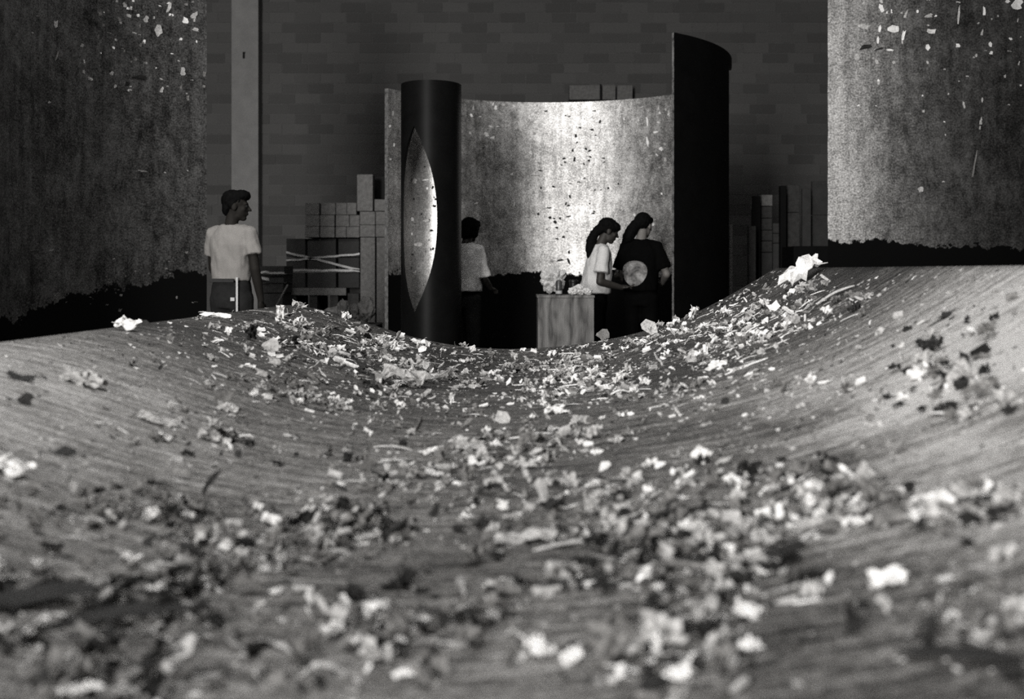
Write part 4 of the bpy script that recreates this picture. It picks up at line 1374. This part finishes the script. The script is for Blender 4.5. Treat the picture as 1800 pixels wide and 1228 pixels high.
# woman in the white t-shirt: profile to the right, hands held out
tee_w = [(0.97, 0.185, 0.165, -0.01), (1.08, 0.180, 0.150, -0.005), (1.2, 0.176, 0.140, 0.0), (1.30, 0.176, 0.125, 0), (1.38, 0.168, 0.104, 0), (1.435, 0.12, 0.08, -0.005), (1.47, 0.072, 0.066, -0.005)]
p1 = px(1046, 0, 9.5)
w1, _ = person('woman in a baggy white t-shirt with a ponytail, in profile behind the plywood box', (p1.x, 9.5, 0), R_(-82), 1.60, R_(-2), R_(20),
               [((-0.20, 0.05, 1.10), (-0.10, 0.27, 1.04), (0.25, 1, 0.02), (0.2, 0, -1), (0.9, -0.2, 0), 0.45), ((0.215, 0.0, 1.09), (0.15, 0.24, 1.03), (-0.15, 1, 0.03), (0, 0, 1), (0.9, 0, 0), 0.4)],
               [(0, 0.05), (0, -0.05)], tee_w, m_skin, m_tee_w, m_jean_b,
               [('ell', (0, -0.022, 0.04), (0.086, 0.105, 0.095)), ('ell', (0, 0.048, 0.062), (0.072, 0.062, 0.05)), ('ell', (0, -0.085, -0.01), (0.065, 0.045, 0.06)),
                ('chain', [((0, -0.095, 0.0), 0.045), ((0, -0.125, -0.07), 0.046), ((0.01, -0.135, -0.16), 0.050), ((0.01, -0.115, -0.25), 0.046), ((0.0, -0.085, -0.33), 0.026)])], lean=R_(7), hem=0.97, female=True, sleeve=0.72, wr=0.010)
# woman in black: back to the camera, ponytail swung left, round print
p2 = px(1126, 0, 9.85)
tee_b = [(0.95, 0.178, 0.14, -0.005), (1.08, 0.178, 0.138, -0.005), (1.2, 0.182, 0.134, 0.0), (1.31, 0.190, 0.126, 0), (1.38, 0.182, 0.106, 0), (1.435, 0.13, 0.086, -0.005), (1.475, 0.075, 0.068, -0.005)]
w2, k2 = person('woman in a black t-shirt with a round pale print, seen from behind', (p2.x, 9.85, 0), R_(-14), 1.66, R_(-24), R_(10),
                [((-0.235, 0.03, 1.11), (-0.17, 0.22, 1.04), (0.1, 1, 0), (0.6, 0, -0.8), (0.8, 0, 0.6), 0.5), ((0.262, 0.0, 1.12), (0.20, 0.22, 1.03), (-0.2, 1, 0), (-0.6, 0, -0.8), (-0.8, 0, 0.6), 0.5)],
                [(0, 0.02), (0, -0.02)], tee_b, m_skin2, m_tee_b, m_jean_b,
                [('ell', (0, -0.026, 0.04), (0.086, 0.102, 0.095)), ('ell', (0, 0.04, 0.065), (0.074, 0.065, 0.05)), ('ell', (-0.03, -0.085, 0.0), (0.062, 0.045, 0.05)),
                 ('chain', [((-0.04, -0.085, 0.0), 0.055), ((-0.07, -0.11, -0.07), 0.062), ((-0.10, -0.115, -0.14), 0.062), ((-0.14, -0.11, -0.195), 0.036)])], lean=R_(5), hem=0.97, female=True, sleeve=0.80, wr=0.008)
# print: a thin disc that follows the back of the shirt
Mp = Mat('round_print')
c = Mp.coord('Object')
nf = Mp.noise(c, 8, 4, 0.65, 0.8)
Mp.set(base=Mp.ramp(nf, [(0.36, g(0.03)), (0.5, g(0.14, 0.02)), (0.66, g(0.34, 0.01))]), rough=0.9)
tees = [o for o in w2.children if o.name.startswith('t_shirt')][0]
from mathutils.bvhtree import BVHTree
bvh = BVHTree.FromPolygons([v.co for v in tees.data.vertices], [tuple(p.vertices) for p in tees.data.polygons])
V, Fc = [], []
cx_, cz_ = -0.045, 1.135 * k2
NR, NA = 7, 28
for r in range(NR + 1):
    for a in range(NA):
        rr = 0.128 * k2 * r / NR * (1 + (0.05 * math.sin(3 * a * 2 * PI / NA) if r == NR else 0))
        x, z = cx_ + rr * math.cos(2 * PI * a / NA), cz_ + rr * 1.0 * math.sin(2 * PI * a / NA)
        hit = bvh.ray_cast(Vector((x, -1, z)), Vector((0, 1, 0)))
        y = hit[0].y if hit[0] else -0.1
        V.append((x, y - 0.003, z))
for r in range(NR):
    for a in range(NA):
        Fc.append((r * NA + a, r * NA + (a + 1) % NA, (r + 1) * NA + (a + 1) % NA, (r + 1) * NA + a))
tag(link('back_print', mesh('back_print', V, Fc, Mp.m, True), tees), 'round pale mottled print on the back')
# third person half hidden by the tube
p3 = px(817, 0, 9.95)
w3, _ = person('person in a pale shirt with dark hair, half hidden by the black tube', (p3.x, 9.95, 0), R_(-30), 1.62, R_(-10), R_(12),
               [((-0.22, 0.05, 1.10), (-0.14, 0.25, 1.02), (0.1, 1, 0), (0, 0, -1), (1, 0, 0), 0.5), ((0.20, 0.06, 1.10), (0.17, 0.24, 1.0), (0, 1, -0.2), (0, 0, -1), (-1, 0, 0), 0.5)],
               [(0, 0.02), (0, -0.02)], tee_w, m_skin, simple('grey_white_cotton', 0.6, 0.01, 0.95, 0.3, 12, 0.25), m_jean,
               [('ell', (0, -0.018, 0.03), (0.100, 0.112, 0.105)), ('ell', (0, -0.07, -0.04), (0.085, 0.06, 0.075)), ('ell', (0, 0.04, 0.07), (0.08, 0.07, 0.055)), ('ell', (0.06, 0.0, -0.03), (0.035, 0.06, 0.06)), ('ell', (-0.06, 0.0, -0.03), (0.035, 0.06, 0.06))], lean=R_(4), hem=0.97, female=True, sleeve=0.95, wr=0.010)
# the small tool passed between the two women
tp = px(1077, 476, 9.62)
tag(link('black_tool', boxme('black_tool', -0.055, 0.055, -0.012, 0.012, -0.012, 0.012, m_blackplastic, 0.004), None, tp), 'small black tool held out between the two women', 'tool')
